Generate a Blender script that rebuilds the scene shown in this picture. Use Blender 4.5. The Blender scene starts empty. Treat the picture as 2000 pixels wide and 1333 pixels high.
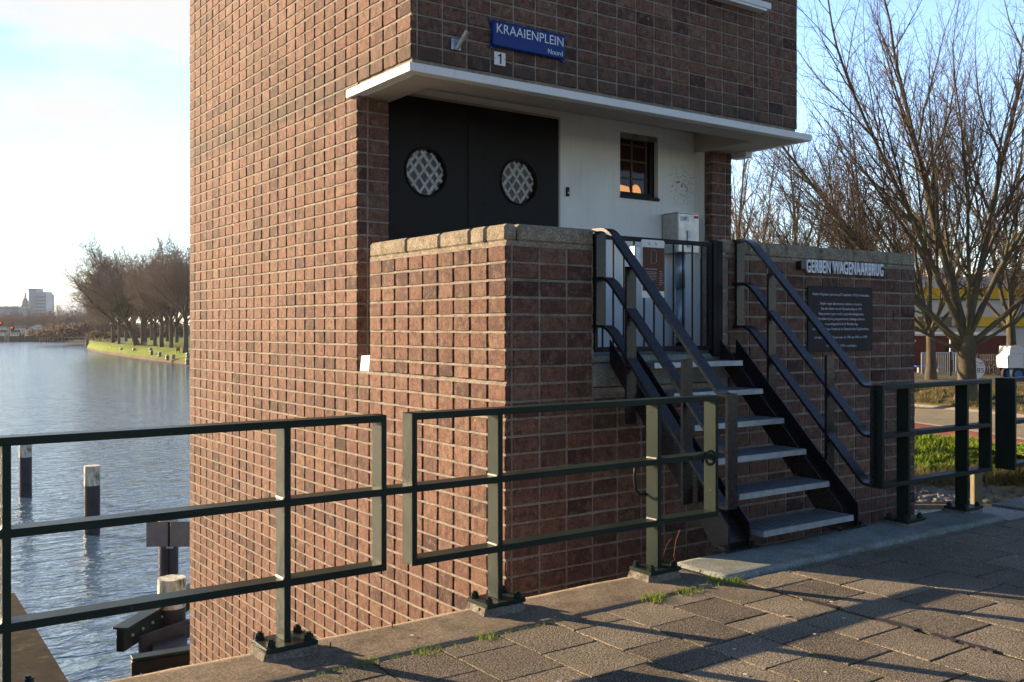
import bpy, bmesh, math, random
from mathutils import Vector, Matrix, noise
R = math.radians
sc = bpy.context.scene
col = sc.collection

# ------------------------------------------------------------------ camera
HEAD = R(54.489)                       # compass heading of the view (X runs along the bridge, Y along the canal)
EYE = Vector((0, 0, 1.5))
FOC = 1891.0 / 2000.0
cam = bpy.data.cameras.new('camera'); cam_o = bpy.data.objects.new('camera', cam); col.objects.link(cam_o)
cam_o.location = EYE; cam_o.rotation_euler = (R(90), 0, HEAD - R(90))
cam.sensor_width = 36; cam.lens = 36 * FOC; cam.shift_y = -26.5 / 2000; cam.clip_start = .05; cam.clip_end = 6000
sc.camera = cam_o

# ------------------------------------------------------------------ light
SUN_DIR = Vector((-.468, .884, 0)).normalized(); EL = R(13.8)
sun_vec = Vector((SUN_DIR.x * math.cos(EL), SUN_DIR.y * math.cos(EL), math.sin(EL)))
sl = bpy.data.lights.new('sun', 'SUN'); sl.energy = 5.0; sl.angle = R(.5); sl.color = (1, .76, .49)
so = bpy.data.objects.new('sun', sl); col.objects.link(so)
so.rotation_euler = (-sun_vec).to_track_quat('-Z', 'Y').to_euler()
W = bpy.data.worlds.new('World'); sc.world = W; W.use_nodes = True
wn, wl = W.node_tree.nodes, W.node_tree.links
sky = wn.new('ShaderNodeTexSky'); sky.sky_type = 'NISHITA'; sky.sun_disc = False
sky.sun_elevation = EL; sky.sun_rotation = math.atan2(SUN_DIR.x, SUN_DIR.y)
sky.air_density = 1.0; sky.dust_density = .1; sky.ozone_density = 1.6
bg = wn['Background']; bg.inputs[1].default_value = .051
tc = wn.new('ShaderNodeTexCoord'); mp = wn.new('ShaderNodeMapping'); mp.inputs['Scale'].default_value = (1.8, 1.8, 5.0); mp.inputs['Location'].default_value = (.35, .1, .55)
nz = wn.new('ShaderNodeTexNoise'); nz.inputs['Scale'].default_value = 1.5; nz.inputs['Detail'].default_value = 9; nz.inputs['Roughness'].default_value = .55
cr = wn.new('ShaderNodeValToRGB'); cr.color_ramp.elements[0].position = .475; cr.color_ramp.elements[1].position = .58
# more cloud towards the sun's side of the sky
dt = wn.new('ShaderNodeVectorMath'); dt.operation = 'DOT_PRODUCT'; dt.inputs[1].default_value = (-.25, .95, 0)
ad = wn.new('ShaderNodeMath'); ad.operation = 'MULTIPLY_ADD'; ad.inputs[1].default_value = .30; ad.inputs[2].default_value = -.25
a2 = wn.new('ShaderNodeMath'); a2.operation = 'ADD'
mx = wn.new('ShaderNodeMixRGB'); mx.inputs[2].default_value = (5.35, 5.4, 5.5, 1)
wl.new(tc.outputs['Generated'], mp.inputs[0]); wl.new(mp.outputs[0], nz.inputs[0])
wl.new(tc.outputs['Generated'], dt.inputs[0]); wl.new(dt.outputs['Value'], ad.inputs[0])
wl.new(nz.outputs[0], a2.inputs[0]); wl.new(ad.outputs[0], a2.inputs[1]); wl.new(a2.outputs[0], cr.inputs[0])
# added gain lifts the sky's brightness ahead and right of the view
d2_ = wn.new('ShaderNodeVectorMath'); d2_.operation = 'DOT_PRODUCT'; d2_.inputs[1].default_value = (.80, .60, 0)
gr = wn.new('ShaderNodeMapRange'); gr.inputs['From Min'].default_value = .55; gr.inputs['From Max'].default_value = 1.0; gr.inputs['To Min'].default_value = 1.0; gr.inputs['To Max'].default_value = 2.7
gm = wn.new('ShaderNodeVectorMath'); gm.operation = 'SCALE'
wl.new(tc.outputs['Generated'], d2_.inputs[0]); wl.new(d2_.outputs['Value'], gr.inputs['Value']); wl.new(sky.outputs[0], gm.inputs[0]); wl.new(gr.outputs[0], gm.inputs['Scale'])
tn = wn.new('ShaderNodeVectorMath'); tn.operation = 'MULTIPLY'; tn.inputs[1].default_value = (.91, .95, 1.13); wl.new(gm.outputs[0], tn.inputs[0])
wl.new(cr.outputs[0], mx.inputs[0]); wl.new(tn.outputs[0], mx.inputs[1]); wl.new(mx.outputs[0], bg.inputs[0])
vs = sc.view_settings; vs.view_transform = 'Standard'; vs.look = 'None'; vs.exposure = 1.8; vs.gamma = 1

# ------------------------------------------------------------------ helpers
def spot(u, t, z=0.0):
    """ground position at bearing u (photo column) and distance t along the view axis"""
    r = (u - 1000) / 1891.0
    return Vector(((math.cos(HEAD) + r * math.sin(HEAD)) * t, (math.sin(HEAD) - r * math.cos(HEAD)) * t, z))
FACE = HEAD - R(90)                    # z-rotation of something whose width runs across the view

def tag(o, label=None, cat=None, group=None, kind=None):
    if label: o['label'] = label
    if cat: o['category'] = cat
    if group: o['group'] = group
    if kind: o['kind'] = kind
    return o
def thing(name, label, cat, loc=(0, 0, 0), rz=0, group=None):
    o = bpy.data.objects.new(name, None); col.objects.link(o); o.empty_display_size = .2
    o.location = loc; o.rotation_euler = (0, 0, rz)
    return tag(o, label, cat, group)
def kids(o): return [c for c in bpy.data.objects if c.parent == o]
def copy_tree(o, parent=None):
    ch = kids(o); c = o.copy(); col.objects.link(c); c.parent = parent
    for k in ch: copy_tree(k, c)
    return c

class MB:
    def __init__(s): s.v = []; s.f = []; s.m = []; s.r = []
    def face(s, idx, m=0, r=0.): s.f.append(tuple(idx)); s.m.append(m); s.r.append(r)
    def box(s, x0, x1, y0, y1, z0, z1, m=0, r=0., M=None, bev=0):
        if bev:
            b = min(bev, (x1 - x0) * .45, (y1 - y0) * .45, (z1 - z0) * .45)
            n = len(s.v); P = []
            xs, ys, zs = (x0, x1), (y0, y1), (z0, z1)
            sg = (1, -1)
            for i in (0, 1):
                for j in (0, 1):
                    for k in (0, 1):
                        for ax in range(3):
                            p = [xs[i], ys[j], zs[k]]; q = (i, j, k)
                            for a in range(3):
                                if a != ax: p[a] += sg[q[a]] * b
                            P.append(Vector(p))
            if M is not None: P = [M @ p for p in P]
            s.v += [tuple(p) for p in P]
            def I(i, j, k, ax): return n + ((i * 2 + j) * 2 + k) * 3 + ax
            F = []
            for a in range(3):
                b1, b2 = (a + 1) % 3, (a + 2) % 3
                for side in (0, 1):
                    q = []
                    for (p1, p2) in ((0, 0), (1, 0), (1, 1), (0, 1)):
                        c = [0, 0, 0]; c[a] = side; c[b1] = p1; c[b2] = p2; q.append(I(c[0], c[1], c[2], a))
                    F.append(q if side else q[::-1])
            for a in range(3):      # edges along axis a
                b1, b2 = (a + 1) % 3, (a + 2) % 3
                for p1 in (0, 1):
                    for p2 in (0, 1):
                        c0 = [0, 0, 0]; c0[b1] = p1; c0[b2] = p2; c1 = list(c0); c1[a] = 1
                        q = [I(*c0, b1), I(*c1, b1), I(*c1, b2), I(*c0, b2)]
                        F.append(q if (p1 == p2) else q[::-1])
            for i in (0, 1):
                for j in (0, 1):
                    for k in (0, 1):
                        q = [I(i, j, k, 0), I(i, j, k, 1), I(i, j, k, 2)]
                        F.append(q if (i + j + k) % 2 else q[::-1])
            for q in F: s.face(q, m, r)
            return
        n = len(s.v)
        P = [Vector((x, y, z)) for x in (x0, x1) for y in (y0, y1) for z in (z0, z1)]
        if M is not None: P = [M @ p for p in P]
        s.v += [tuple(p) for p in P]
        for q in ((0, 1, 3, 2), (4, 6, 7, 5), (0, 4, 5, 1), (2, 3, 7, 6), (0, 2, 6, 4), (1, 5, 7, 3)):
            s.face([n + i for i in q], m, r)
    def prism(s, pts, a, b, axis='x', m=0, M=None):
        """closed outline pts (2D) extruded from a to b along axis"""
        n = len(s.v); k = len(pts)
        for e in (a, b):
            for (p, q) in pts:
                v = {'x': (e, p, q), 'y': (p, e, q), 'z': (p, q, e)}[axis]
                v = Vector(v)
                if M is not None: v = M @ v
                s.v.append(tuple(v))
        s.face([n + i for i in range(k)][::-1], m); s.face([n + k + i for i in range(k)], m)
        for i in range(k):
            j = (i + 1) % k; s.face((n + i, n + j, n + k + j, n + k + i), m)
    def tube(s, pts, rad, sides=8, m=0, cap=True, up=None):
        if not hasattr(rad, '__len__'): rad = [rad] * len(pts)
        pts = [Vector(p) for p in pts]; n = len(s.v)
        t0 = (pts[1] - pts[0]).normalized()
        a = t0.orthogonal().normalized() if up is None else Vector(up)
        for i, p in enumerate(pts):
            t = (pts[min(i + 1, len(pts) - 1)] - pts[max(i - 1, 0)]).normalized()
            a = (a - t * a.dot(t)); a = a.normalized() if a.length > 1e-6 else t.orthogonal().normalized()
            b = t.cross(a)
            for k in range(sides):
                an = 2 * math.pi * k / sides
                s.v.append(tuple(p + (a * math.cos(an) + b * math.sin(an)) * rad[i]))
        for i in range(len(pts) - 1):
            for k in range(sides):
                k2 = (k + 1) % sides
                s.face((n + i * sides + k, n + i * sides + k2, n + (i + 1) * sides + k2, n + (i + 1) * sides + k), m)
        if cap:
            s.face([n + k for k in range(sides)][::-1], m); e = n + (len(pts) - 1) * sides
            s.face([e + k for k in range(sides)], m)
    def cyl(s, x, y, z0, z1, r, sides=16, m=0, r2=None):
        s.tube([(x, y, z0), (x, y, z1)], [r, r if r2 is None else r2], sides, m)
    def sphere(s, c, r, seg=10, m=0, sz=1):
        n = len(s.v); c = Vector(c); rings = seg // 2
        for i in range(rings + 1):
            th = math.pi * i / rings
            for k in range(seg):
                ph = 2 * math.pi * k / seg
                s.v.append((c.x + r * math.sin(th) * math.cos(ph), c.y + r * math.sin(th) * math.sin(ph), c.z + r * math.cos(th) * sz))
        for i in range(rings):
            for k in range(seg):
                k2 = (k + 1) % seg
                s.face((n + i * seg + k, n + (i + 1) * seg + k, n + (i + 1) * seg + k2, n + i * seg + k2), m)
    def poly(s, pts, m=0, r=0.):
        n = len(s.v); s.v += [tuple(p) for p in pts]; s.face(range(n, n + len(pts)), m, r)
    def build(s, name, mats, parent=None, smooth=False, label=None):
        me = bpy.data.meshes.new(name); me.from_pydata(s.v, [], s.f)
        if not isinstance(mats, (list, tuple)): mats = [mats]
        for m in mats: me.materials.append(m)
        me.polygons.foreach_set('material_index', s.m)
        if any(s.r):
            at = me.attributes.new('rnd', 'FLOAT', 'FACE'); at.data.foreach_set('value', s.r)
        if smooth: me.polygons.foreach_set('use_smooth', [True] * len(s.f))
        me.update()
        o = bpy.data.objects.new(name, me); col.objects.link(o); o.parent = parent
        if label: o['label'] = label
        return o

# ------------------------------------------------------------------ materials
class NT:
    def __init__(s, name):
        s.m = bpy.data.materials.new(name); s.m.use_nodes = True; s.n = s.m.node_tree.nodes; s.l = s.m.node_tree.links
        s.b = s.n['Principled BSDF']
    def tex(s, kind, scale, coord='Object', sc3=None, **kw):
        t = s.n.new('ShaderNodeTex' + kind); t.inputs['Scale'].default_value = scale
        for k, v in kw.items():
            if k in t.inputs: t.inputs[k].default_value = v
            else: setattr(t, k, v)
        c = s.n.new('ShaderNodeTexCoord'); src = c.outputs[coord]
        if sc3:
            mpp = s.n.new('ShaderNodeMapping'); mpp.inputs['Scale'].default_value = sc3; s.l.new(src, mpp.inputs[0]); src = mpp.outputs[0]
        s.l.new(src, t.inputs['Vector']); return t.outputs[0]
    def ramp(s, src, stops):
        r = s.n.new('ShaderNodeValToRGB'); e = r.color_ramp.elements
        while len(e) < len(stops): e.new(.5)
        for i, (p, c) in enumerate(stops): e[i].position = p; e[i].color = (*c, 1) if len(c) == 3 else c
        s.l.new(src, r.inputs[0]); return r.outputs[0]
    def mix(s, f, a, b, mode='MIX'):
        m = s.n.new('ShaderNodeMixRGB'); m.blend_type = mode
        for i, x in enumerate((f, a, b)):
            if isinstance(x, (int, float)): m.inputs[i].default_value = x
            elif isinstance(x, tuple): m.inputs[i].default_value = (*x, 1)
            else: s.l.new(x, m.inputs[i])
        return m.outputs[0]
    def attr(s, name):
        a = s.n.new('ShaderNodeAttribute'); a.attribute_name = name; return a.outputs['Fac']
    def math(s, op, a, b=None, c=None):
        m = s.n.new('ShaderNodeMath'); m.operation = op
        for i, x in enumerate((a, b, c)):
            if x is None: continue
            if isinstance(x, (int, float)): m.inputs[i].default_value = x
            else: s.l.new(x, m.inputs[i])
        return m.outputs[0]
    def bump(s, h, dist, strength=1, prev=None):
        b = s.n.new('ShaderNodeBump'); b.inputs['Distance'].default_value = dist; b.inputs['Strength'].default_value = strength
        s.l.new(h, b.inputs['Height'])
        if prev is not None: s.l.new(prev, b.inputs['Normal'])
        s.l.new(b.outputs[0], s.b.inputs['Normal']); return b.outputs[0]
    def set(s, base=None, rough=None, metal=None, spec=None):
        for k, x in (('Base Color', base), ('Roughness', rough), ('Metallic', metal), ('Specular IOR Level', spec)):
            if x is None: continue
            if isinstance(x, (int, float)): s.b.inputs[k].default_value = x
            elif isinstance(x, tuple): s.b.inputs[k].default_value = (*x, 1)
            else: s.l.new(x, s.b.inputs[k])
        return s.m
def simple(name, c, rough=.6, metal=0, var=.12, scale=6, bump=0, spec=.2):
    t = NT(name); nz = t.tex('Noise', scale, Detail=6)
    f = t.ramp(nz, [(.3, tuple(x * (1 - var) for x in c)), (.7, tuple(min(1, x * (1 + var)) for x in c))])
    if bump: t.bump(t.tex('Noise', scale * 6, Detail=4), bump)
    return t.set(f, rough, metal, spec)

def m_brick():
    t = NT('brick'); rn = t.attr('rnd')
    base = t.ramp(rn, [(0, (.070, .034, .030)), (.15, (.112, .055, .044)), (.4, (.172, .085, .062)), (.65, (.205, .098, .068)), (.85, (.172, .100, .072)), (1, (.245, .135, .092))])
    n1 = t.tex('Noise', 17, Detail=8, Roughness=.7); n2 = t.tex('Noise', 75, Detail=5, Roughness=.75); n3 = t.tex('Noise', 11, Detail=9, Roughness=.72)
    st = t.tex('Noise', 14, sc3=(1, 1, 5), Detail=6, Roughness=.7); sv = t.tex('Noise', 10, sc3=(9, 9, 1.2), Detail=5, Roughness=.7)
    c = t.mix(t.ramp(n1, [(.47, (.0,) * 3), (.60, (.75,) * 3)]), base, (.062, .040, .034))
    c = t.mix(t.ramp(n3, [(.50, (0,) * 3), (.62, (.65,) * 3)]), c, (.25, .165, .115))
    c = t.mix(t.ramp(st, [(.56, (0,) * 3), (.70, (.6,) * 3)]), c, (.20, .128, .09))
    c = t.mix(1, c, t.ramp(sv, [(.35, (.78,) * 3), (.65, (1.14,) * 3)]), 'MULTIPLY')
    c = t.mix(1, c, t.ramp(n2, [(.35, (.55,) * 3), (.62, (1.2,) * 3)]), 'MULTIPLY')
    pits = t.tex('Voronoi', 60, feature='F1', Randomness=1)
    pm = t.ramp(pits, [(.08, (0,) * 3), (.22, (1,) * 3)])
    c = t.mix(1, c, t.ramp(pits, [(.06, (.25,) * 3), (.18, (1,) * 3)]), 'MULTIPLY')
    big = t.tex('Noise', .8, Detail=4)
    c = t.mix(1, c, t.ramp(big, [(.35, (.86,) * 3), (.65, (1.08,) * 3)]), 'MULTIPLY')
    # soot and algae on the courses just above the canopy ledge
    gc = t.n.new('ShaderNodeTexCoord'); sx_ = t.n.new('ShaderNodeSeparateXYZ'); t.l.new(gc.outputs['Object'], sx_.inputs[0])
    zr = t.ramp(t.math('DIVIDE', sx_.outputs[2], 5.0), [(.725, (0,) * 3), (.733, (.8,) * 3), (.775, (.55,) * 3), (.80, (0,) * 3)])
    dn = t.ramp(t.tex('Noise', 5, Detail=6), [(.35, (.2,) * 3), (.6, (1,) * 3)])
    c = t.mix(t.math('MULTIPLY', zr, dn), c, (.050, .045, .038))
    lic = t.tex('Voronoi', 3.2); c = t.mix(t.ramp(lic, [(.035, (.8,) * 3), (.05, (0,) * 3)]), c, (.34, .24, .05))
    b = t.bump(n2, .004, .8); b = t.bump(pm, .003, .7, b); t.bump(st, .004, .7, b)
    return t.set(c, .85, spec=.15)
def m_mortar():
    t = NT('mortar'); n = t.tex('Noise', 45, Detail=6, Roughness=.8); g = t.tex('Noise', 7, Detail=7, Roughness=.7)
    c = t.ramp(n, [(.32, (.14, .118, .095)), (.5, (.28, .24, .195)), (.7, (.39, .34, .28))])
    c = t.mix(t.ramp(g, [(.48, (0,) * 3), (.66, (.7,) * 3)]), c, (.12, .10, .082)); t.bump(n, .008, 1)
    return t.set(c, .9, spec=.1)
def m_concrete(name, a, b, moss=.0, scale=1.5, stain=(.10, .085, .05)):
    t = NT(name); n = t.tex('Noise', scale, Detail=10, Roughness=.65); f = t.tex('Noise', 90, Detail=5, Roughness=.85)
    v = t.tex('Voronoi', 80)
    c = t.ramp(n, [(.3, a), (.7, b)])
    c = t.mix(1, c, t.ramp(f, [(.38, (.42,) * 3), (.62, (1.5,) * 3)]), 'MULTIPLY')
    c = t.mix(1, c, t.ramp(v, [(.0, (.7,) * 3), (.35, (1.05,) * 3)]), 'MULTIPLY')
    s2 = t.tex('Noise', scale * 2.7, Detail=8, Roughness=.7)
    c = t.mix(t.ramp(s2, [(.5, (0,) * 3), (.72, (.75,) * 3)]), c, stain)
    if moss:
        ms = t.tex('Noise', scale * 1.9, Detail=8)
        c = t.mix(t.ramp(ms, [(.6 - moss * .25, (0,) * 3), (.8, (.7,) * 3)]), c, (.10, .11, .035))
    b2 = t.bump(f, .004, .8); t.bump(n, .01, .4, b2)
    return t.set(c, .92, spec=.06)
def m_paver():
    t = NT('paving_tile'); rn = t.attr('rnd'); f = t.tex('Noise', 120, Detail=5, Roughness=.9); v = t.tex('Voronoi', 110, feature='F1'); v2 = t.tex('Voronoi', 48, feature='F1')
    c = t.ramp(rn, [(0, (.115, .098, .073)), (.5, (.165, .138, .102)), (1, (.215, .180, .132))])
    c = t.mix(1, c, t.ramp(f, [(.40, (.15,) * 3), (.5, (.9,) * 3), (.61, (2.5,) * 3)]), 'MULTIPLY')
    c = t.mix(t.ramp(v, [(.18, (.8,) * 3), (.34, (0,) * 3)]), c, (.42, .35, .27))
    c = t.mix(t.ramp(v2, [(.12, (.9,) * 3), (.22, (0,) * 3)]), c, (.045, .042, .04))
    st = t.tex('Noise', 2.2, Detail=7, Roughness=.6)
    c = t.mix(1, c, t.ramp(st, [(.3, (.74,) * 3), (.7, (1.15,) * 3)]), 'MULTIPLY')
    b = t.bump(f, .004, 1); t.bump(v, .003, .8, b)
    return t.set(c, .92, spec=.08)
def m_paint(name, c, rough=.42, chips=True, spec=.5):
    t = NT(name); n = t.tex('Noise', 25, Detail=8, Roughness=.7); o = t.tex('Noise', 3, Detail=6)
    col_ = t.ramp(o, [(.3, tuple(x * .8 for x in c)), (.7, tuple(x * 1.2 for x in c))])
    if chips:
        col_ = t.mix(t.ramp(n, [(.67, (0,) * 3), (.70, (.85,) * 3)]), col_, (.20, .20, .17))
    dust = t.tex('Noise', 60, Detail=8, Roughness=.8)
    col_ = t.mix(t.ramp(dust, [(.5, (0,) * 3), (.85, (.16,) * 3)]), col_, (.08, .075, .06))
    rr = t.ramp(dust, [(.3, (rough - .06,) * 3), (.7, (rough + .12,) * 3)])
    b = t.bump(o, .006, .2); t.bump(n, .0008, .4, b)
    return t.set(col_, rr, spec=spec)
def m_galv(name='galvanised_steel', base=(.40, .46, .53)):
    t = NT(name); v = t.tex('Voronoi', 40); n = t.tex('Noise', 12, Detail=8)
    c = t.ramp(n, [(.3, tuple(x * .75 for x in base)), (.7, tuple(x * 1.1 for x in base))])
    c = t.mix(.3, c, t.ramp(v, [(0, (.3,) * 3), (1, (.7,) * 3)]), 'MULTIPLY')
    return t.set(c, .42, .7)
def m_bark(name, a, b, moss=(.13, .13, .045), mo=.55):
    t = NT(name); n = t.tex('Noise', 3, sc3=(3, 3, .7), Detail=8, Roughness=.7); g = t.tex('Noise', .7, Detail=5)
    c = t.ramp(n, [(.3, a), (.7, b)]); c = t.mix(t.ramp(g, [(mo - .08, (0,) * 3), (mo + .15, (.8,) * 3)]), c, moss)
    t.bump(n, .03, .9); return t.set(c, .95, spec=.1)
def m_leafy(name, stops, rough=.85, scale=1.2):
    t = NT(name); rn = t.attr('rnd'); c = t.ramp(rn, stops); g = t.tex('Noise', scale, Detail=4)
    c = t.mix(1, c, t.ramp(g, [(.3, (.72,) * 3), (.7, (1.2,) * 3)]), 'MULTIPLY'); t.set(c, rough, spec=.2)
    tr = t.n.new('ShaderNodeBsdfTranslucent'); ms = t.n.new('ShaderNodeMixShader'); ms.inputs[0].default_value = .45; t.l.new(c, tr.inputs[0])
    t.l.new(t.b.outputs[0], ms.inputs[1]); t.l.new(tr.outputs[0], ms.inputs[2]); t.l.new(ms.outputs[0], t.n['Material Output'].inputs[0]); return t.m
def m_water():
    t = NT('water')
    a = t.tex('Noise', .55, sc3=(.8, 1.3, 1), Detail=2, Roughness=.5, Distortion=.4)
    b_ = t.tex('Noise', 1.0, sc3=(1.1, 2.7, 1), Detail=3, Roughness=.5, Distortion=.7)
    c = t.tex('Noise', 4.5, sc3=(.8, 1.5, 1), Detail=3, Roughness=.6)
    b = t.bump(a, .13, 1); b = t.bump(b_, .11, 1, b); t.bump(c, .017, 1, b)
    t.b.inputs['IOR'].default_value = 1.8
    return t.set((.065, .115, .165), .10)
def m_ground(name, stops, scale=.4, bump=.05, rough=.95):
    t = NT(name); n = t.tex('Noise', scale, Detail=10, Roughness=.7); f = t.tex('Noise', scale * 18, Detail=6, Roughness=.8)
    c = t.ramp(n, stops); c = t.mix(1, c, t.ramp(f, [(.35, (.6,) * 3), (.65, (1.3,) * 3)]), 'MULTIPLY'); t.bump(f, bump, .8)
    return t.set(c, rough, spec=.1)
def m_glass(name, c=(.02, .02, .022), rough=.06): 
    t = NT(name); n = t.tex('Noise', 2.5, Detail=2); t.bump(n, .01, .3); return t.set(c, rough, spec=.35)

M = {}
M['brick'] = m_brick(); M['mortar'] = m_mortar()
M['coping'] = m_concrete('coping_stone', (.165, .14, .105), (.37, .31, .235), .25, 9, (.08, .068, .05))
M['pad'] = m_concrete('mortar_pad', (.12, .10, .08), (.24, .22, .19), .3, 14, (.07, .06, .045))
M['ledge'] = m_concrete('bridge_concrete', (.155, .124, .090), (.26, .21, .155), .0, 2.2, (.082, .064, .046))
M['pale_concrete'] = m_concrete('pale_concrete', (.17, .18, .165), (.27, .285, .265), .42, 2.6, (.13, .14, .10))
M['paver'] = m_paver()
M['moss'] = m_ground('mossy_joint', [(.35, (.030, .023, .013)), (.5, (.065, .060, .014)), (.68, (.13, .14, .018))], 9, .01)
M['green_paint'] = m_paint('dark_green_paint', (.019, .028, .0225), .32, True, .07)
M['black_paint'] = m_paint('black_paint', (.014, .011, .013), .26, False, .35)
M['gate_paint'] = m_paint('gate_paint', (.010, .007, .008), .5, False, .2)
M['door_paint'] = m_paint('door_paint', (.009, .006, .006), .45, False, .16)
def m_whitepaint():
    t = NT('white_paint'); n = t.tex('Noise', 2, Detail=6); c = t.ramp(n, [(.3, (.70, .69, .66)), (.7, (.76, .75, .72))])
    dr = t.tex('Noise', 7, sc3=(2.5, 2.5, .6), Detail=7, Roughness=.75); c = t.mix(t.ramp(dr, [(.55, (0,) * 3), (.78, (.45,) * 3)]), c, (.34, .32, .27)); return t.set(c, .5, spec=.3)
M['white_paint'] = m_whitepaint()
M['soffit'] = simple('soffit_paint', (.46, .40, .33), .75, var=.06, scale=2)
def m_plaster():
    t = NT('white_plaster'); n = t.tex('Noise', 2, Detail=6); s = t.tex('Noise', 30, Detail=6, Roughness=.8)
    c = t.ramp(n, [(.3, (.80, .785, .74)), (.7, (.88, .865, .82))]); t.bump(s, .002, .5)
    dr = t.tex('Noise', 3, sc3=(5, 5, .5), Detail=6, Roughness=.7); c = t.mix(t.ramp(dr, [(.52, (0,) * 3), (.75, (.3,) * 3)]), c, (.40, .38, .33))
    # scuffed patch above the cabinet
    g = t.n.new('ShaderNodeTexCoord'); vd = t.n.new('ShaderNodeVectorMath'); vd.operation = 'DISTANCE'; vd.inputs[1].default_value = (8.33 - 3.941, 8.2 - 5.597, 3.19); t.l.new(g.outputs['Object'], vd.inputs[0])
    m = t.ramp(vd.outputs['Value'], [(.05, (1,) * 3), (.30, (0,) * 3)]); k = t.ramp(t.tex('Noise', 22, sc3=(1, 1, 1.6), Detail=8, Roughness=.8), [(.54, (0,) * 3), (.58, (1,) * 3)])
    c = t.mix(t.math('MULTIPLY', m, k), c, (.08, .07, .06)); return t.set(c, .75, spec=.2)
M['plaster'] = m_plaster()
M['galv'] = m_galv()
M['steel'] = m_galv('brushed_steel', (.62, .58, .54))
M['blue_enamel'] = simple('blue_enamel', (.008, .030, .17), .18, var=.05)
M['white_letter'] = simple('white_lettering', (.78, .80, .82), .4, var=.02)
M['grey_letter'] = simple('worn_lettering', (.50, .52, .56), .6, var=.3, scale=9)
M['black_letter'] = simple('black_lettering', (.012, .012, .014), .4, var=.02)
M['plaque'] = simple('dark_bronze_plaque', (.018, .013, .016), .6, 0, var=.25, scale=8)
M['brown_panel'] = simple('brown_panel', (.10, .038, .020), .6, var=.03)
M['glass'] = m_glass('dark_glass')
M['rubber'] = simple('black_rubber', (.015, .014, .014), .6, var=.2)
M['pile_dark'] = simple('dark_pile_paint', (.040, .038, .046), .45, var=.35, scale=3)
def m_pilewhite():
    t = NT('mossy_white_paint'); n = t.tex('Noise', 5, sc3=(1, 1, .4), Detail=8, Roughness=.7)
    c = t.ramp(n, [(.45, (.62, .60, .56)), (.54, (.42, .40, .30)), (.64, (.08, .085, .02))]); return t.set(c, .7)
M['pile_white'] = m_pilewhite()
M['wood_post'] = m_bark('mossy_timber', (.10, .08, .055), (.19, .155, .11), mo=.5)
M['water'] = m_water()
M['bark'] = m_bark('bark', (.045, .037, .027), (.105, .088, .064))
M['twig'] = simple('twig', (.085, .060, .044), .9, var=.3, scale=.6)
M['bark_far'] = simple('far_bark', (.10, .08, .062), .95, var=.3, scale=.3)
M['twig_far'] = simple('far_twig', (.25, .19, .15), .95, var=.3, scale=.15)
M['grass_g'] = m_ground('bank_grass', [(.32, (.08, .11, .016)), (.48, (.14, .20, .022)), (.62, (.20, .25, .035)), (.72, (.20, .19, .06))], .5, .06)
M['dry_g'] = m_ground('dry_grass_soil', [(.3, (.07, .07, .025)), (.5, (.13, .11, .05)), (.7, (.18, .145, .08))], .5, .06)
M['earth'] = m_ground('earth', [(.3, (.08, .06, .04)), (.7, (.16, .125, .085))], .4, .05)
M['red_path'] = m_ground('red_asphalt', [(.3, (.16, .062, .045)), (.7, (.20, .078, .055))], .5, .01)
M['asphalt'] = m_ground('asphalt', [(.3, (.07, .063, .055)), (.7, (.12, .108, .092))], .3, .01)
M['slabs'] = m_ground('walkway_slabs', [(.35, (.16, .14, .10)), (.55, (.22, .19, .14)), (.72, (.12, .13, .05))], .9, .02)
M['kerb'] = simple('kerb_stone', (.30, .26, .21), .9, var=.2)
M['stone'] = m_concrete('revetment_stone', (.10, .095, .085), (.24, .22, .20), .2, 1.2)
M['blade'] = m_leafy('grass_blades', [(0, (.08, .13, .012)), (.4, (.16, .25, .018)), (.8, (.25, .34, .035)), (1, (.34, .31, .12))])
M['dryblade'] = m_leafy('dry_blades', [(0, (.10, .085, .04)), (.45, (.20, .15, .08)), (.7, (.10, .13, .03)), (1, (.30, .22, .12))])
M['shrub'] = m_leafy('brown_shrub', [(0, (.05, .038, .028)), (.5, (.10, .075, .055)), (1, (.15, .11, .08))])
M['ivy'] = m_leafy('green_shrub', [(0, (.03, .045, .015)), (.5, (.06, .08, .02)), (1, (.10, .12, .04))])
M['red_wall'] = simple('red_wall', (.135, .030, .022), .8, var=.1, scale=2)
M['cream_wall'] = simple('cream_wall', (.66, .60, .52), .8, var=.06, scale=.5)
M['yellow_wall'] = simple('yellow_panel', (.85, .47, .015), .5, var=.07, scale=.7)
M['teal'] = simple('teal_trim', (.02, .14, .13), .5)
M['blue_metal'] = simple('blue_metal', (.01, .16, .42), .4, var=.1)
M['truck_white'] = simple('machine_white', (.66, .68, .66), .4, var=.05)
M['grey_metal'] = simple('grey_metal', (.22, .22, .21), .5, .3)
M['tower_glass'] = simple('pale_glass_cladding', (.24, .38, .50), .3, var=.2, scale=.05)
M['roof_tile'] = simple('orange_roof_tile', (.38, .15, .07), .8)
M['skin'] = simple('skin', (.45, .26, .18), .6); M['dark_cloth'] = simple('dark_clothing', (.02, .02, .025), .9)
def m_emit(name, c, e):
    t = NT(name); t.b.inputs['Emission Color'].default_value = (*c, 1); t.b.inputs['Emission Strength'].default_value = e; return t.set(c, .6)
M['red_light'] = m_emit('red_signal_lens', (1, .03, .02), 3.0); M['lamp_glow'] = m_emit('warm_lampshade', (.9, .38, .12), .22)

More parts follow.
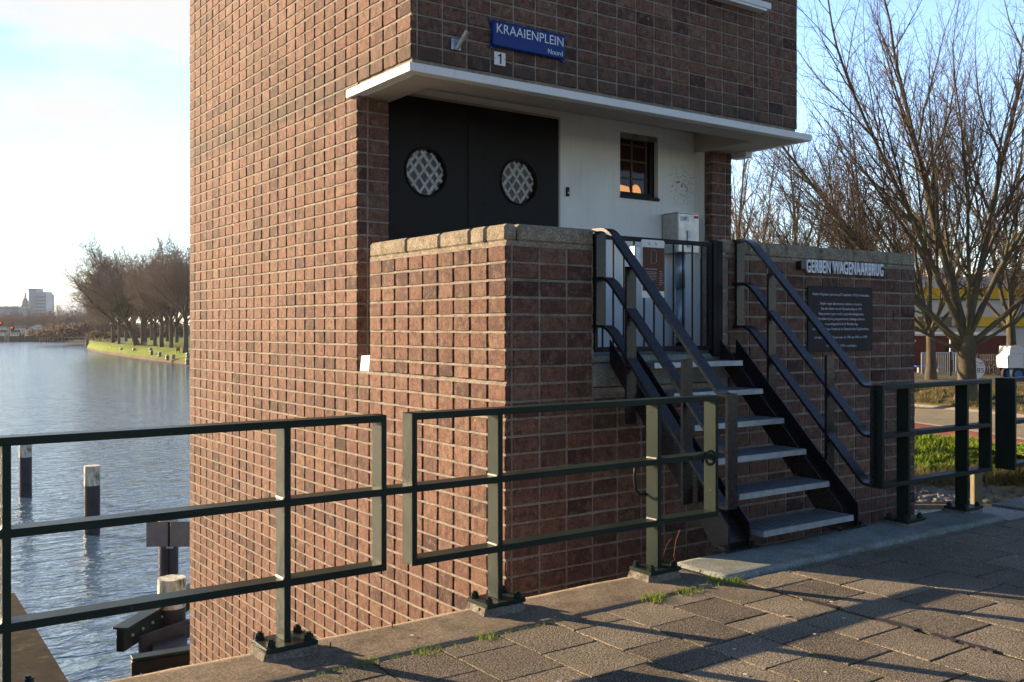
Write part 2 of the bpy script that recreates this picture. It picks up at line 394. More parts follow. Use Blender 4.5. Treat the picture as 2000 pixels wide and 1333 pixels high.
# text as real raised mesh
def lettering(name, body, size, mat, parent, M4, depth=.004, align='LEFT', sx=1.0, bold=0.0, spacing=1.0, width=None):
    cu = bpy.data.curves.new('t', 'FONT'); cu.body = body; cu.size = size; cu.align_x = align; cu.extrude = depth / 2
    cu.offset = bold; cu.space_character = spacing; cu.resolution_u = 4
    o = bpy.data.objects.new('t', cu); col.objects.link(o)
    bpy.context.view_layer.update()
    if width:
        sx = width / max(o.dimensions.x, 1e-4)
    me = bpy.data.meshes.new_from_object(o.evaluated_get(bpy.context.evaluated_depsgraph_get()))
    bpy.data.objects.remove(o); me.transform(Matrix.Diagonal((sx, 1, 1, 1))); me.transform(M4)
    me.materials.clear(); me.materials.append(mat); me.name = name
    ob = bpy.data.objects.new(name, me); col.objects.link(ob); ob.parent = parent; return ob
def on_front(x, y, z):      # text frame on a wall that faces -Y
    return Matrix.Translation((x, y, z)) @ Matrix.Rotation(R(90), 4, 'X')

# ================================================================== THE SETTING: ground, water
WZ = -4.4
wmb = MB(); wmb.poly([(-900, -900, WZ), (1800, -900, WZ), (1800, 1800, WZ), (-900, 1800, WZ)])
tag(wmb.build('canal_water', M['water']), kind='structure')
# land beyond the water reaching the horizon: left bank park, far shore, right bank
def strip(name, rows, mats, kind='structure', smooth=True):
    """rows: list of polylines with equal length; one material per band"""
    mb = MB(); k = len(rows[0])
    for r in rows: mb.v += [tuple(p) for p in r]
    for i in range(len(rows) - 1):
        for j in range(k - 1):
            mb.face((i * k + j, i * k + j + 1, (i + 1) * k + j + 1, (i + 1) * k + j), mats[1][i])
    o = mb.build(name, mats[0], smooth=smooth); tag(o, kind=kind); return o
shore = [(168, 272), (172, 262), (185, 240), (200, 222), (250, 192), (300, 172), (370, 153), (450, 135), (600, 110)]
def densify(pts, n=6):
    out = []
    for (a, b), (c, d) in zip(pts, pts[1:]):
        for i in range(n): out.append((a + (c - a) * i / n, b + (d - b) * i / n))
    return out + [pts[-1]]
shore = densify(shore)
rng = random.Random(5)
def jit(u, t, z, a=.5): return spot(u, t + rng.uniform(-a, a), z + rng.uniform(-.08, .08) * (a > 0))
lrows = [[jit(u, t, WZ - .3, .6) for u, t in shore], [jit(u, t + 1.0, WZ + .35, .5) for u, t in shore], [jit(u, t + 1.8, WZ + .5, .3) for u, t in shore],
         [jit(u, t + 9, -3.1, .4) for u, t in shore], [jit(u, t + 16, -2.55, .3) for u, t in shore], [jit(u, t + 40, -2.35, 0) for u, t in shore],
         [spot(u + 4, t + 90, -2.2) for u, t in shore], [spot(u + 10, t + 260, -1.6) for u, t in shore]]
strip('left_bank_terrain', lrows, ([M['earth'], M['grass_g']], [0, 0, 1, 1, 1, 1, 1]))
frows = [[spot(u, t, WZ - .3) for u, t in ((-400, 420), (90, 415), (150, 405), (215, 400), (600, 420), (2600, 900))],
         [spot(u, t + 2, -3.2) for u, t in ((-400, 420), (90, 415), (150, 405), (215, 400), (600, 420), (2600, 900))],
         [spot(u, t, -2.2) for u, t in ((-400, 440), (90, 440), (150, 430), (215, 430), (600, 450), (2600, 950))],
         [spot(u, 3000, -1.5) for u in (-400, 90, 150, 215, 600, 2600)]]
strip('far_shore_terrain', frows, ([M['earth'], M['dry_g'], M['grass_g']], [0, 1, 1]))
# path in the park
strip('park_path', [[spot(u, t + 34, -2.32) for u, t in shore[12:]], [spot(u, t + 38, -2.30) for u, t in shore[12:]]], ([M['earth']], [0]))
# right bank: rows of (distance, height) across the bank, wide along the canal
US = [1180 + i * 26 for i in range(66)]
def rrow(t0, slope, z, a=.0): return [spot(u, t0 + slope * (u - 1790) / 210, z) + Vector((0, 0, rng.uniform(-a, a))) for u in US]
prof = [(31.5, 0, WZ - .4, .1), (32.6, 0, WZ + .12, .05), (33.4, 0, -3.9, .08), (34.6, -.6, -3.55, .08), (36.2, -2.2, -2.9, .06), (37.0, -5.2, -2.68, .0),
        (41.7, -6.2, -2.62, 0), (42.1, -6.2, -2.60, 0), (49.0, -6.0, -2.50, 0), (49.3, -6.0, -2.40, 0), (52.5, -4, -1.85, .08), (55.5, -2.5, -1.72, .03), (61.5, -1, -1.72, 0), (64.5, -1, -1.70, 0), (74, 0, -1.68, 0), (140, 0, -1.5, 0), (1500, 0, -1.0, 0)]
rr = [rrow(t, s, z, a) for t, s, z, a in prof]
strip('right_bank_terrain', rr, ([M['earth'], M['grass_g'], M['red_path'], M['slabs'], M['dry_g'], M['asphalt'], M['kerb']],
                                 [0, 0, 1, 1, 1, 2, 6, 3, 6, 4, 4, 5, 4, 5, 5, 4]))

# bridge deck and pavement
random.seed(3)
dk = MB(); dk.box(-14, 8.10, -9, 3.885, -.6, -.006); o = dk.build('bridge_deck', M['moss']); tag(o, kind='structure')
pv = MB(); TX, TY = .3425, .3625
def paver(pv, x0, x1, y0, y1, rr):
    if x1 - x0 < .03 or y1 - y0 < .03: return
    g = .0058; dz = rr.uniform(-.0018, .0018); tx, ty = rr.uniform(-.005, .005), rr.uniform(-.005, .005)
    cx, cy = (x0 + x1) / 2, (y0 + y1) / 2; n = len(pv.v); rv = rr.random() * .98 + .01
    a0, a1, b0, b1 = x0 + g, x1 - g, y0 + g, y1 - g
    rings = [(0, -.055), (0, -.003), (.0025, 0), (.03, .0003)]
    for ins, z in rings:
        K = 5 if ins < .02 else 5
        pts = []
        for i in range(K): pts.append((a0 + ins + (a1 - a0 - 2 * ins) * i / K, b0 + ins))
        for i in range(K): pts.append((a1 - ins, b0 + ins + (b1 - b0 - 2 * ins) * i / K))
        for i in range(K): pts.append((a1 - ins - (a1 - a0 - 2 * ins) * i / K, b1 - ins))
        for i in range(K): pts.append((a0 + ins, b1 - ins - (b1 - b0 - 2 * ins) * i / K))
        for (x, y) in pts:
            j = .0022 if -.01 < z < .0002 else 0
            x += rr.uniform(-j, j); y += rr.uniform(-j, j)
            pv.v.append((x, y, z + dz + tx * (x - cx) + ty * (y - cy)))
    L = 20
    for r_ in range(3):
        for i in range(L):
            j = (i + 1) % L; pv.face((n + r_ * L + i, n + r_ * L + j, n + (r_ + 1) * L + j, n + (r_ + 1) * L + i), 0, rv)
    pv.face([n + 3 * L + i for i in range(L)], 0, rv)
rr_ = random.Random(8)
xs = [2.69 + TX * k for k in range(-16, 6)]          # up to x = 4.40
xs2 = [4.425 + TX * 1.18 * k for k in range(0, 10)]
def column(x0, x1, off):
    y = 3.885; first = (y - off) % TY or TY
    cuts = [y, y - first]
    while cuts[-1] > -2.2: cuts.append(cuts[-1] - TY)
    for a, b in zip(cuts, cuts[1:]): paver(pv, x0, x1, b, a, rr_)
for i, (a, b) in enumerate(zip(xs, xs[1:])): column(a, b, 3.178 if i % 2 == 0 else 3.178 + TY / 2)
for i, (a, b) in enumerate(zip(xs2, xs2[1:])): column(a, b, (3.30 if i % 2 == 0 else 3.30 + TY / 2))
tag(pv.build('pavement', M['paver']), kind='structure')
# dark jointing compound in the open seam at x = 4.40
jt = MB(); rj = random.Random(2)
y = 3.9
while y > .4:
    L = rj.uniform(.10, .3)
    if rj.random() < .8:
        n = 7; pts = []
        for i in range(n): pts.append((4.413 + rj.uniform(-.028, -.012), y - L * i / (n - 1)))
        for i in range(n): pts.append((4.413 + rj.uniform(.010, .030), y - L + L * i / (n - 1)))
        jt.prism([(p[0], p[1]) for p in pts], -.03, .004 + rj.random() * .003, 'z')
    y -= L + rj.uniform(.0, .08)
tag(jt.build('pavement_seam', simple('bitumen', (.040, .032, .028), .6, bump=.003)), kind='structure')
# the concrete edge of the bridge: brown part, pale part, fascia below
def ledge_mesh(x0, x1, z, yi, yo, mat, name, seed):
    mb = MB(); rr = random.Random(seed); nx = int((x1 - x0) / .045); ny = 11
    for i in range(nx + 1):
        x = x0 + (x1 - x0) * i / nx
        for j in range(ny + 1):
            f = j / ny; y = yi + (yo - yi) * f
            zz = z + .006 * noise.noise(Vector((x * 2.3, y * 2.3, seed))) + .003 * noise.noise(Vector((x * 9, y * 9, seed)))
            if j == 0: y += .012 * noise.noise(Vector((x * 5, 0, seed))); zz -= .006
            if j == ny: y += .006 * noise.noise(Vector((x * 4, 3, seed))); zz -= .004
            mb.v.append((x, y, zz))
    for i in range(nx):
        for j in range(ny):
            a = i * (ny + 1) + j; mb.face((a, a + ny + 1, a + ny + 2, a + 1))
    n = len(mb.v)                                   # outer and inner skirts
    for i in range(nx + 1):
        p = mb.v[i * (ny + 1) + ny]; mb.v.append((p[0], p[1] + .001, -.75))
    for i in range(nx + 1):
        p = mb.v[i * (ny + 1)]; mb.v.append((p[0], p[1], -.06))
    for i in range(nx):
        a = i * (ny + 1) + ny; b = a + ny + 1; mb.face((a, b, n + i + 1, n + i))
        a = i * (ny + 1); b = a + ny + 1; c = n + nx + 1 + i; mb.face((b, a, c, c + 1))
    c = [0 * (ny + 1) + j for j in range(ny + 1)] + [n, n + nx + 1]; mb.face(c)
    c = [nx * (ny + 1) + j for j in range(ny + 1)] + [n + nx, n + 2 * nx + 1]; mb.face(c[::-1])
    o = mb.build(name, mat, smooth=True); tag(o, kind='structure'); return o
ledge_mesh(-14, 4.36, .004, 3.893, 4.335, M['ledge'], 'bridge_edge', 1)
ledge_mesh(4.365, 7.55, .022, 3.93, 4.37, M['pale_concrete'], 'bridge_edge_pale', 4)
mb = MB(); mb.box(7.56, 8.06, 3.90, 4.34, -.7, -.012, bev=.006); tag(mb.build('expansion_joint_plate', M['black_paint']), kind='structure')
mb = MB(); mb.box(8.12, 16, -9, 4.34, -.6, .0); tag(mb.build('bascule_deck', M['pale_concrete']), kind='structure')

# bird droppings and pale grit on the paving
mb = MB(); rr = random.Random(77)
for _ in range(60):
    x, y, q = rr.uniform(1.6, 7.5), rr.uniform(1.2, 4.2), rr.uniform(.003, .012); a0 = rr.uniform(0, 6); zt_ = .012 if y > 3.95 else .0035
    mb.poly([(x + q * rr.uniform(.5, 1.3) * math.cos(a0 + k * .9), y + q * rr.uniform(.5, 1.3) * math.sin(a0 + k * .9), zt_ + .003) for k in range(7)])
tag(mb.build('droppings', simple('dropping_white', (.55, .53, .48), .8)), kind='stuff')
# moss and grass along the joint
def blades(name, spots_, mat, kind='stuff', seed=1, hmin=.015, hmax=.05, w=.0025):
    mb = MB(); rr = random.Random(seed)
    for (x, y, z, rad, n, k) in spots_:
        for _ in range(n):
            a = rr.uniform(0, 6.283); d = rad * math.sqrt(rr.random()); px_, py_ = x + d * math.cos(a), y + d * math.sin(a)
            h = rr.uniform(hmin, hmax) * k; b = rr.uniform(0, 6.283); lean = rr.uniform(.1, .8) * h
            c, s = math.cos(b), math.sin(b); ww = w * k * rr.uniform(.6, 1.5)
            n0 = len(mb.v); rv = rr.random() * .98 + .01
            mb.v += [(px_ - s * ww, py_ + c * ww, z), (px_ + s * ww, py_ - c * ww, z),
                     (px_ + c * lean * .4 + s * ww * .7, py_ + s * lean * .4 - c * ww * .7, z + h * .6), (px_ + c * lean * .4 - s * ww * .7, py_ + s * lean * .4 + c * ww * .7, z + h * .6),
                     (px_ + c * lean, py_ + s * lean, z + h)]
            mb.face((n0, n0 + 1, n0 + 2, n0 + 3), 0, rv); mb.face((n0 + 3, n0 + 2, n0 + 4), 0, rv)
    o = mb.build(name, mat); tag(o, kind=kind); return o
rg = random.Random(11); gs = []
x = 1.75
while x < 3.1:
    gs.append((x, 3.890 + rg.uniform(-.006, .006), -.012, .012, rg.randint(5, 26), rg.uniform(.35, .9))); x += rg.uniform(.012, .03)
for (cx, cy, n, k, rad) in ((1.98, 3.895, 60, 1.0, .03), (2.28, 3.892, 90, .9, .035), (2.62, 3.89, 70, .9, .03), (3.72, 3.89, 75, 1.5, .035), (3.78, 3.9, 45, 1.3, .03), (3.98, 3.885, 80, 1.25, .035), (4.06, 3.90, 60, .9, .03),
                            (4.30, 3.94, 150, 1.15, .045), (4.37, 3.97, 110, 1.0, .045), (4.42, 3.93, 90, 1.1, .035), (4.36, 3.83, 60, 1.2, .03), (4.16, 3.66, 14, .7, .02)):
    gs.append((cx, cy, -.005, rad, n, k))
for k in range(150):                                  # moss dots in the tile joints
    i = rg.randint(4, len(xs) - 1); gs.append((xs[i], rg.uniform(1.0, 3.8), -.014, .008, 5, .35))
    i = rg.randint(0, 5); gs.append((xs2[i], rg.uniform(2.0, 3.9), -.014, .010, 5, .35))
blades('joint_grass', [(a, b, c, d * 2.0, int(n * 1.5), k * .8) for a, b, c, d, n, k in gs], M['blade'], seed=4, hmin=.008, hmax=.042, w=.0017)

# ================================================================== BRICKWORK
RB = random.Random(21)
def brick_panel(mb, org, ud, us, zs, nrm, hj=.015, vj=.018, dep=.014, skip=None, jit=.0021, vfill=0):
    """bricks standing proud of the mortar; org a point of the mortar plane, us / zs lists of (start, end)"""
    O = Vector(org); U = Vector(ud); N = Vector(nrm)
    flip = U.cross(Vector((0, 0, 1))).dot(N) < 0
    for (z0, z1) in zs:
        wob = RB.uniform(-.0015, .0015)
        for (u0, u1) in us:
            if skip and skip((u0 + u1) / 2, (z0 + z1) / 2): continue
            a0, a1 = u0 + vj / 2 + RB.uniform(-jit, jit), u1 - vj / 2 + RB.uniform(-jit, jit)
            b0, b1 = z0 + hj / 2 + wob + RB.uniform(-jit, jit), z1 - hj / 2 + wob + RB.uniform(-jit, jit)
            if a1 - a0 < .02 or b1 - b0 < .02: continue
            d = dep * RB.uniform(.92, 1.08); tu, tz = RB.uniform(-.0014, .0014), RB.uniform(-.0014, .0014); tw = RB.uniform(-.0018, .0018)
            rv = min(.99, max(.01, RB.gauss(.5, .27))); n = len(mb.v)
            bev = RB.uniform(.002, .004)
            P = []
            for ring, (ins, dd) in enumerate(((0, 0), (.0, d - bev), (bev, d))):
                for (fu, fz) in ((0, 0), (.33, 0), (.67, 0), (1, 0), (1, .5), (1, 1), (.67, 1), (.33, 1), (0, 1), (0, .5)):
                    uu = a0 + ins + (a1 - a0 - 2 * ins) * fu; zz = b0 + ins + (b1 - b0 - 2 * ins) * fz
                    if (fu in (0, 1)) and (fz in (0, 1)):          # worn corners
                        uu += (.5 - fu) * .0035; zz += (.5 - fz) * .0035
                    if ring:
                        uu += RB.uniform(-.0016, .0016); zz += RB.uniform(-.0016, .0016)
                    q = dd + (tu * (fu - .5) * 2 + tz * (fz - .5) * 2 + RB.uniform(-.0008, .0008) if ring else 0)
                    p = O + U * uu + N * q; P.append((p.x, p.y, zz))
            mb.v += P; L = 10
            for r_ in (0, 1):
                for i in range(L):
                    j = (i + 1) % L; q = (n + r_ * L + i, n + r_ * L + j, n + (r_ + 1) * L + j, n + (r_ + 1) * L + i)
                    mb.face(q[::-1] if flip else q, 1, rv)
            q = [n + 2 * L + i for i in range(L)]; mb.face(q[::-1] if flip else q, 1, rv)
    # pointed bed joints: a mortar strip almost flush with the bricks; upright joints filled to vfill of the depth
    def strip_(pa, pb, h, horizontal, q0):
        n = len(mb.v); k = max(1, int((pb - pa) / .11)); pts = []
        for i in range(k + 1):
            a = pa + (pb - pa) * i / k; q = q0 + RB.uniform(-.0012, .0012); e0, e1 = h[0] + RB.uniform(-.003, .002), h[1] + RB.uniform(-.002, .003)
            for (e, qq) in ((e0, 0), (e0, q), (e1, q), (e1, 0)):
                p = O + (U * a if horizontal else U * e) + N * qq; mb.v.append((p.x, p.y, e if horizontal else a))
        for i in range(k):
            for j in range(3):
                f = (n + i * 4 + j, n + i * 4 + j + 1, n + (i + 1) * 4 + j + 1, n + (i + 1) * 4 + j)
                mb.face(f if (horizontal != flip) else f[::-1], 0, 0)
    for (z0, z1) in zs:
        run = None
        for (u0, u1) in us + [(None, None)]:
            ok = u0 is not None and not (skip and skip((u0 + u1) / 2, (z0 + z1) / 2))
            if ok: run = [u0, u1] if run is None else [run[0], u1]
            elif run: strip_(run[0] + .003, run[1] - .003, (z1 - hj / 2, z1 + hj / 2), True, dep - .0075); run = None
            if ok and vfill: strip_(z0 + hj / 2, z1 - hj / 2, (u1 - vj / 2, u1 + vj / 2), False, dep * vfill) if u1 < us[-1][1] - .01 else None
CH = .1245; Z0 = 2.09
def courses(a, b): 
    k0 = math.floor((a - Z0) / CH); out = []
    z = Z0 + k0 * CH
    while z < b - .01:
        lo, hi = max(z, a), min(z + CH, b)
        if hi - lo > .045: out.append((lo, hi))
        z += CH
    return out
def cols(a, b, n): return [(a + (b - a) * i / n, a + (b - a) * (i + 1) / n) for i in range(n)]
E = .018
XL, XR, YF, YT, YP, YB, XT = 3.941, 9.0, 5.597, 6.947, 7.928, 12.823, 8.875
SL0 = 7.695; SLZ = 1.110                       # the open slit between parapet and pier
OX0, OX1 = 4.750, 6.174                        # opening at the stair head
ZC, ZCB = 2.241, 2.098                         # coping top / bottom
TOPZ = 8.6
tower = thing('brick_tower', 'brown brick bridge keeper tower with white canopy, double doors and raised brick landing', 'building', (XL, YF, 0))
TP = Matrix.Translation((-XL, -YF, 0))
def tb(mb, name, mats, parent=tower, **k):      # build a part of the tower (mesh given in world coordinates)
    o = mb.build(name, mats, parent, **k); o.data.transform(TP); return o
# --- tower walls
w = MB()
w.box(XL + E, XT - E, 8.46, YB - E, WZ - 1, 3.66)                     # lower body behind the porch
w.box(XL + E, 4.255, 8.2135, 8.459, WZ - 1, 3.66); w.box(8.5535, XT - E, 8.2135, 8.459, WZ - 1, 3.66)
w.box(XL + E, 4.27 - E, YP + E, 8.213, SLZ + .001, 3.66)                      # left pier
w.box(8.552 + E, 8.905 - E, YP + E, 8.213, 1.12, 3.66)                   # right pier
w.box(XL + E, XT - E, YT + E, 7.298, 3.672, 3.86)                     # wall over the canopy, round the porch recess
w.box(XL + E, 4.298, 7.30, 8.213, 3.672, 3.86); w.box(8.552, XT - E, 7.30, 8.213, 3.672, 3.86); w.box(XL + E, XT - E, 8.217, YB - E, 3.662, 3.86)
w.box(XL + E, XT - E, YT + E, YB - E, 3.862, TOPZ)
cl = [(YF + .2331 * k, YF + .2331 * (k + 1)) for k in range(31)]
UY = (0, 1, 0); UX = (1, 0, 0)
oL = (XL + E, 0, 0)
brick_panel(w, oL, UY, [c for c in cl if c[0] > YP - .05], courses(WZ - .2, TOPZ), (-1, 0, 0), dep=E, vj=.0235, hj=.019)
brick_panel(w, oL, UY, cols(YT, YP, 4), courses(3.69, TOPZ), (-1, 0, 0), dep=E, vj=.0235, hj=.019)
winx = (7.05, 8.22, 4.98, 6.35)
brick_panel(w, (0, YT + E, 0), UX, [(XL, 4.001)] + cols(4.001, XT, 20), courses(3.69, TOPZ), (0, -1, 0), dep=E, vfill=.62,
            skip=lambda u, z: winx[0] < u < winx[1] and winx[2] < z < winx[3])
brick_panel(w, (0, YP + E, 0), UX, [(XL, 4.048), (4.048, 4.27)], courses(SLZ, 3.59), (0, -1, 0), dep=E, vfill=.62)
brick_panel(w, (0, YP + E, 0), UX, [(8.552, 8.797), (8.797, 8.905)], courses(1.2, 3.59), (0, -1, 0), dep=E, vfill=.62)
brick_panel(w, (8.552 + E, 0, 0), UY, [(YP, 8.045)], courses(1.2, 3.59), (-1, 0, 0), dep=E, vj=.0235, hj=.019)
brick_panel(w, (XT - E, 0, 0), UY, cols(YT, YB, 24), courses(3.69, TOPZ), (1, 0, 0), dep=E)
tb(w, 'wall', [M['mortar'], M['brick']])
# --- podium (raised landing) walls
w = MB()
w.box(XL + E, XR - E, YF + E, SL0 - .001, WZ - 1, 1.04)               # solid base
w.box(XL + E, XR - E, SL0 + .001, 8.213, WZ - 1, SLZ)
w.box(XL + E, 4.20, YF + E, SL0, 1.042, ZCB)                          # left parapet
w.box(4.202, OX0, YF + E, 5.86, 1.042, ZCB)
w.box(OX1, XR - E, YF + E, 5.86, 1.042, ZCB)
w.box(8.74, XR - E, 5.862, 7.9, 1.042, ZCB)
brick_panel(w, oL, UY, cl[:9], courses(SLZ, ZCB), (-1, 0, 0), dep=E, vj=.0235, hj=.019)
brick_panel(w, oL, UY, cl[:10], courses(WZ - .2, SLZ), (-1, 0, 0), dep=E, vj=.0235, hj=.019)
fr = [(XL, 3.994)] + [(3.994 + .2503 * k, 3.994 + .2503 * (k + 1)) for k in range(20)]
brick_panel(w, (0, YF + E, 0), UX, fr, courses(WZ - .2, ZCB), (0, -1, 0), dep=E, vfill=.62, hj=.018, vj=.018,
            skip=lambda u, z: OX0 < u < OX1 - .03 and z > 1.02)
brick_panel(w, (XR - E, 0, 0), UY, cols(YF, 8.2, 10), courses(WZ - .2, ZCB), (1, 0, 0), dep=E)
w.box(3.990, 3.999, YF + .001, YF + E, -.5, ZCB)                       # thick pointed joint at the corner
tb(w, 'landing_wall', [M['mortar'], M['brick']])
# --- landing slab and threshold
w = MB(); w.box(4.202, 8.738, 5.862, 8.198, 1.05, 1.22); tb(w, 'landing_floor', M['pale_concrete'])
w = MB(); w.box(OX0 + .001, OX1 - .001, YF - .004, 5.861, 1.048, 1.225, bev=.012); w.box(OX0 + .002, OX1 - .002, YF + .02, 5.80, 1.226, 1.282, bev=.01)
tb(w, 'threshold', M['pale_concrete'])
# --- coping stones
w = MB(); RC = random.Random(9)
def cope(x0, x1, y0, y1):
    # rounded coping stone, individually a bit uneven
    dz = RC.uniform(-.004, .004); w.box(x0 + .003, x1 - .003, y0 + .003, y1 - .003, ZCB + .012, ZC + dz, bev=.022)
for a, b in ((5.86, 6.07), (6.07, 6.505), (6.505, 7.03), (7.03, 7.69)): cope(XL - .006, 4.215, a, b)
cope(XL - .006, 4.045, YF - .006, 5.858); cope(4.047, OX0 + .015, YF - .006, 5.868)
w.box(XL + .006, OX0, YF + .004, 5.85, ZCB - .002, ZCB + .02); w.box(XL + .006, 4.19, 5.851, SL0 - .01, ZCB - .002, ZCB + .02)
tb(w, 'coping', M['coping']); w = MB()
for a, b in ((OX1 - .01, 6.49), (6.49, 6.745), (6.745, 6.995), (6.995, 7.488), (7.488, 7.992), (7.992, 8.512), (8.512, XR + .006)): cope(a, b, YF - .006, 5.868)
for k in range(4): cope(8.73, XR + .006, 5.87 + k * .5, 5.87 + (k + 1) * .5)
w.box(OX1, XR - .006, YF + .004, 5.85, ZCB - .002, ZCB + .02)
o = tb(w, 'coping', M['coping'])
# --- canopy
w = MB(); CX0, CX1, CY0, CZ0, CZ1 = 3.905, 9.075, 6.905, 3.595, 3.668
w.box(CX0, CX1, CY0, 7.299, CZ0, CZ1, bev=.004)
w.box(CX0, 4.30, 7.300, 8.085, CZ0, CZ1, bev=.003); w.box(8.55, CX1, 7.300, 8.20, CZ0, CZ1, bev=.003)
cano = tb(w, 'canopy', M['white_paint'])
w = MB(); i = .10                                                         # soffit boards, a little inside the drip edge
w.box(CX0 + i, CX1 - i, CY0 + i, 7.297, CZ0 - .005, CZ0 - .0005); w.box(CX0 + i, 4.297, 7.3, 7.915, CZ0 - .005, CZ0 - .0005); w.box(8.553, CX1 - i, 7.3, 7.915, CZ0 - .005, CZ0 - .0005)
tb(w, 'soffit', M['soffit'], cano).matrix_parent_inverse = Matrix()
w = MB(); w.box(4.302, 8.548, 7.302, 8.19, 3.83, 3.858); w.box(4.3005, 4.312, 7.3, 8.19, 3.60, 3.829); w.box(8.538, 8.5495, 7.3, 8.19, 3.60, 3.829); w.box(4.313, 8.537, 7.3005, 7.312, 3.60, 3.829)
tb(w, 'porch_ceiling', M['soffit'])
w = MB(); w.box(8.905, 9.02, 7.72, 7.95, CZ0 - .075, CZ0 - .006, bev=.004); tb(w, 'canopy_bracket', M['white_paint'])
# --- porch back wall with openings for doors and window
w = MB(); YB0 = 8.2
DX0, DX1, DZ1 = 4.262, 6.44, 3.731; WX0, WX1, WZ0, WZ1 = 7.352, 7.944, 3.0, 3.717
w.box(4.2565, DX0, YB0, 8.45, 1.1, 3.84); w.box(DX0, DX1, YB0, 8.45, DZ1, 3.84); w.box(DX1, WX0, YB0, 8.45, 1.1, 3.84)
w.box(WX0, WX1, YB0, 8.45, 1.1, WZ0); w.box(WX0, WX1, YB0, 8.45, WZ1, 3.84); w.box(WX1, 8.5525, YB0, 8.45, 1.1, 3.84)
w.box(8.548, 8.566, 8.05, YB0 - .001, 1.22, 3.594)
tb(w, 'plaster_wall', M['plaster'])
# cavity lining for the window recess is behind the lower body front (y > 8.215): window box stands proud in the wall
w = MB(); w.box(DX1 - .0, DX1 + .035, 8.178, YB0 - .001, 1.22, DZ1 + .03); w.box(DX0, DX1, 8.178, YB0 - .001, DZ1, DZ1 + .03)
tb(w, 'door_frame', M['soffit'])
# --- double door
def ring_pts(cx, cz, r, n=40): return [(cx + r * math.cos(2 * math.pi * k / n), cz + r * math.sin(2 * math.pi * k / n)) for k in range(n)]
def leaf(x0, x1, cx, cz, r, seed):
    w = MB(); n = 40; zt, zb = DZ1, 1.225; y = 8.1975
    # front sheet with a round hole, built as a fan between hole and outline
    outl = []
    for k in range(n):
        a = 2 * math.pi * k / n; dx, dz = math.cos(a), math.sin(a)
        s = min(((x1 - cx) / dx if dx > 1e-6 else 1e9), ((x0 - cx) / dx if dx < -1e-6 else 1e9), ((zt - cz) / dz if dz > 1e-6 else 1e9), ((zb - cz) / dz if dz < -1e-6 else 1e9))
        outl.append((cx + dx * s, cz + dz * s, a))
    # insert exact corners
    allp = [(p[2], (p[0], p[1]), True) for p in outl]
    for c in ((x0, zb), (x1, zb), (x1, zt), (x0, zt)): allp.append((math.atan2(c[1] - cz, c[0] - cx) % (2 * math.pi), c, False))
    allp.sort(key=lambda q: q[0]); k = len(allp); b = len(w.v)
    for a, p, _ in allp: w.v.append((p[0], y, p[1]))
    for a, p, _ in allp: w.v.append((cx + r * math.cos(a), y, cz + r * math.sin(a)))
    for a, p, _ in allp: w.v.append((cx + r * math.cos(a), y + .055, cz + r * math.sin(a)))
    for i in range(k):
        j = (i + 1) % k; w.face((b + i, b + j, b + k + j, b + k + i)); w.face((b + k + i, b + k + j, b + 2 * k + j, b + 2 * k + i))
    # raised rim, edge strips and rivets
    w.tube([(cx + (r + .012) * math.cos(2 * math.pi * q / 48), y - .004, cz + (r + .012) * math.sin(2 * math.pi * q / 48)) for q in range(49)], .012, 6)
    return w, y
DY = -.035
for idx, (x0, x1, cx) in enumerate(((DX0 + .002, 5.440, 4.800), (5.446, DX1 - .002, 5.917))):
    cz, rad = 3.014, .222
    w, y = leaf(x0, x1, cx, cz, rad, idx)
    if idx == 0: w.box(x1 - .16, x1 + .004, y - .010, y - .001, 1.23, DZ1 - .004, bev=.003)
    rv = (x1 - .145, x1 - .015) if idx == 0 else (x0 + .03, x1 - .04)
    for q in rv:
        z = 1.35
        while z < 3.7: w.sphere((q, y - (.010 if idx == 0 else .001), z), .008, 6); z += .155
    if idx == 0:
        z = 1.35
        while z < 3.7: w.sphere((x0 + .05, y - .001, z), .008, 6); z += .31
    if idx == 1: w.sphere((5.84, y - .004, 3.655), .012, 8)
    w.v = [(a, b_ + DY, c) for a, b_, c in w.v]
    d = tb(w, 'door_leaf', M['door_paint'])
    g = MB(); g.prism(ring_pts(cx, cz, rad - .001), y + .050 + DY, y + .053 + DY, 'y'); pane = tb(g, 'round_window', m_glass('round_pane_%d' % idx, (.035, .012, .009) if idx else (.012, .012, .014), .25), d)
    g = MB()                                       # worn white lattice tape across the pane
    rl = random.Random(5 + idx)
    for s in (1, -1):
        for off in (-.165, -.075, .02, .11, .185):
            off += rl.uniform(-.008, .008); h = math.sqrt(max(0, (rad - .006) ** 2 - off * off))
            if h < .04: continue
            a = R(52) * s + R(rl.uniform(-2, 2)); dx, dz = math.cos(a), math.sin(a); px_, pz_ = -dz * off, dx * off; wd = .0145 * rl.uniform(.8, 1.2); n = len(g.v); k = 8
            for q in range(k + 1):
                f = -1 + 2 * q / k; hh = h
                for e in (-1, 1):
                    ee = e * wd * rl.uniform(.8, 1.2); g.v.append((cx + px_ + dx * f * hh - dz * ee, y + .047 + DY + s * .001, cz + pz_ + dz * f * hh + dx * ee))
            for q in range(k): g.face((n + 2 * q, n + 2 * q + 2, n + 2 * q + 3, n + 2 * q + 1))
    tb(g, 'lattice', simple('worn_tape%d' % idx, (.40, .37, .33), .7, var=.4, scale=30), pane) if False else tb(g, 'lattice', M['grey_letter'] if False else simple('worn_tape_%d' % idx, (.50, .46, .42), .7, var=.35, scale=30), d)
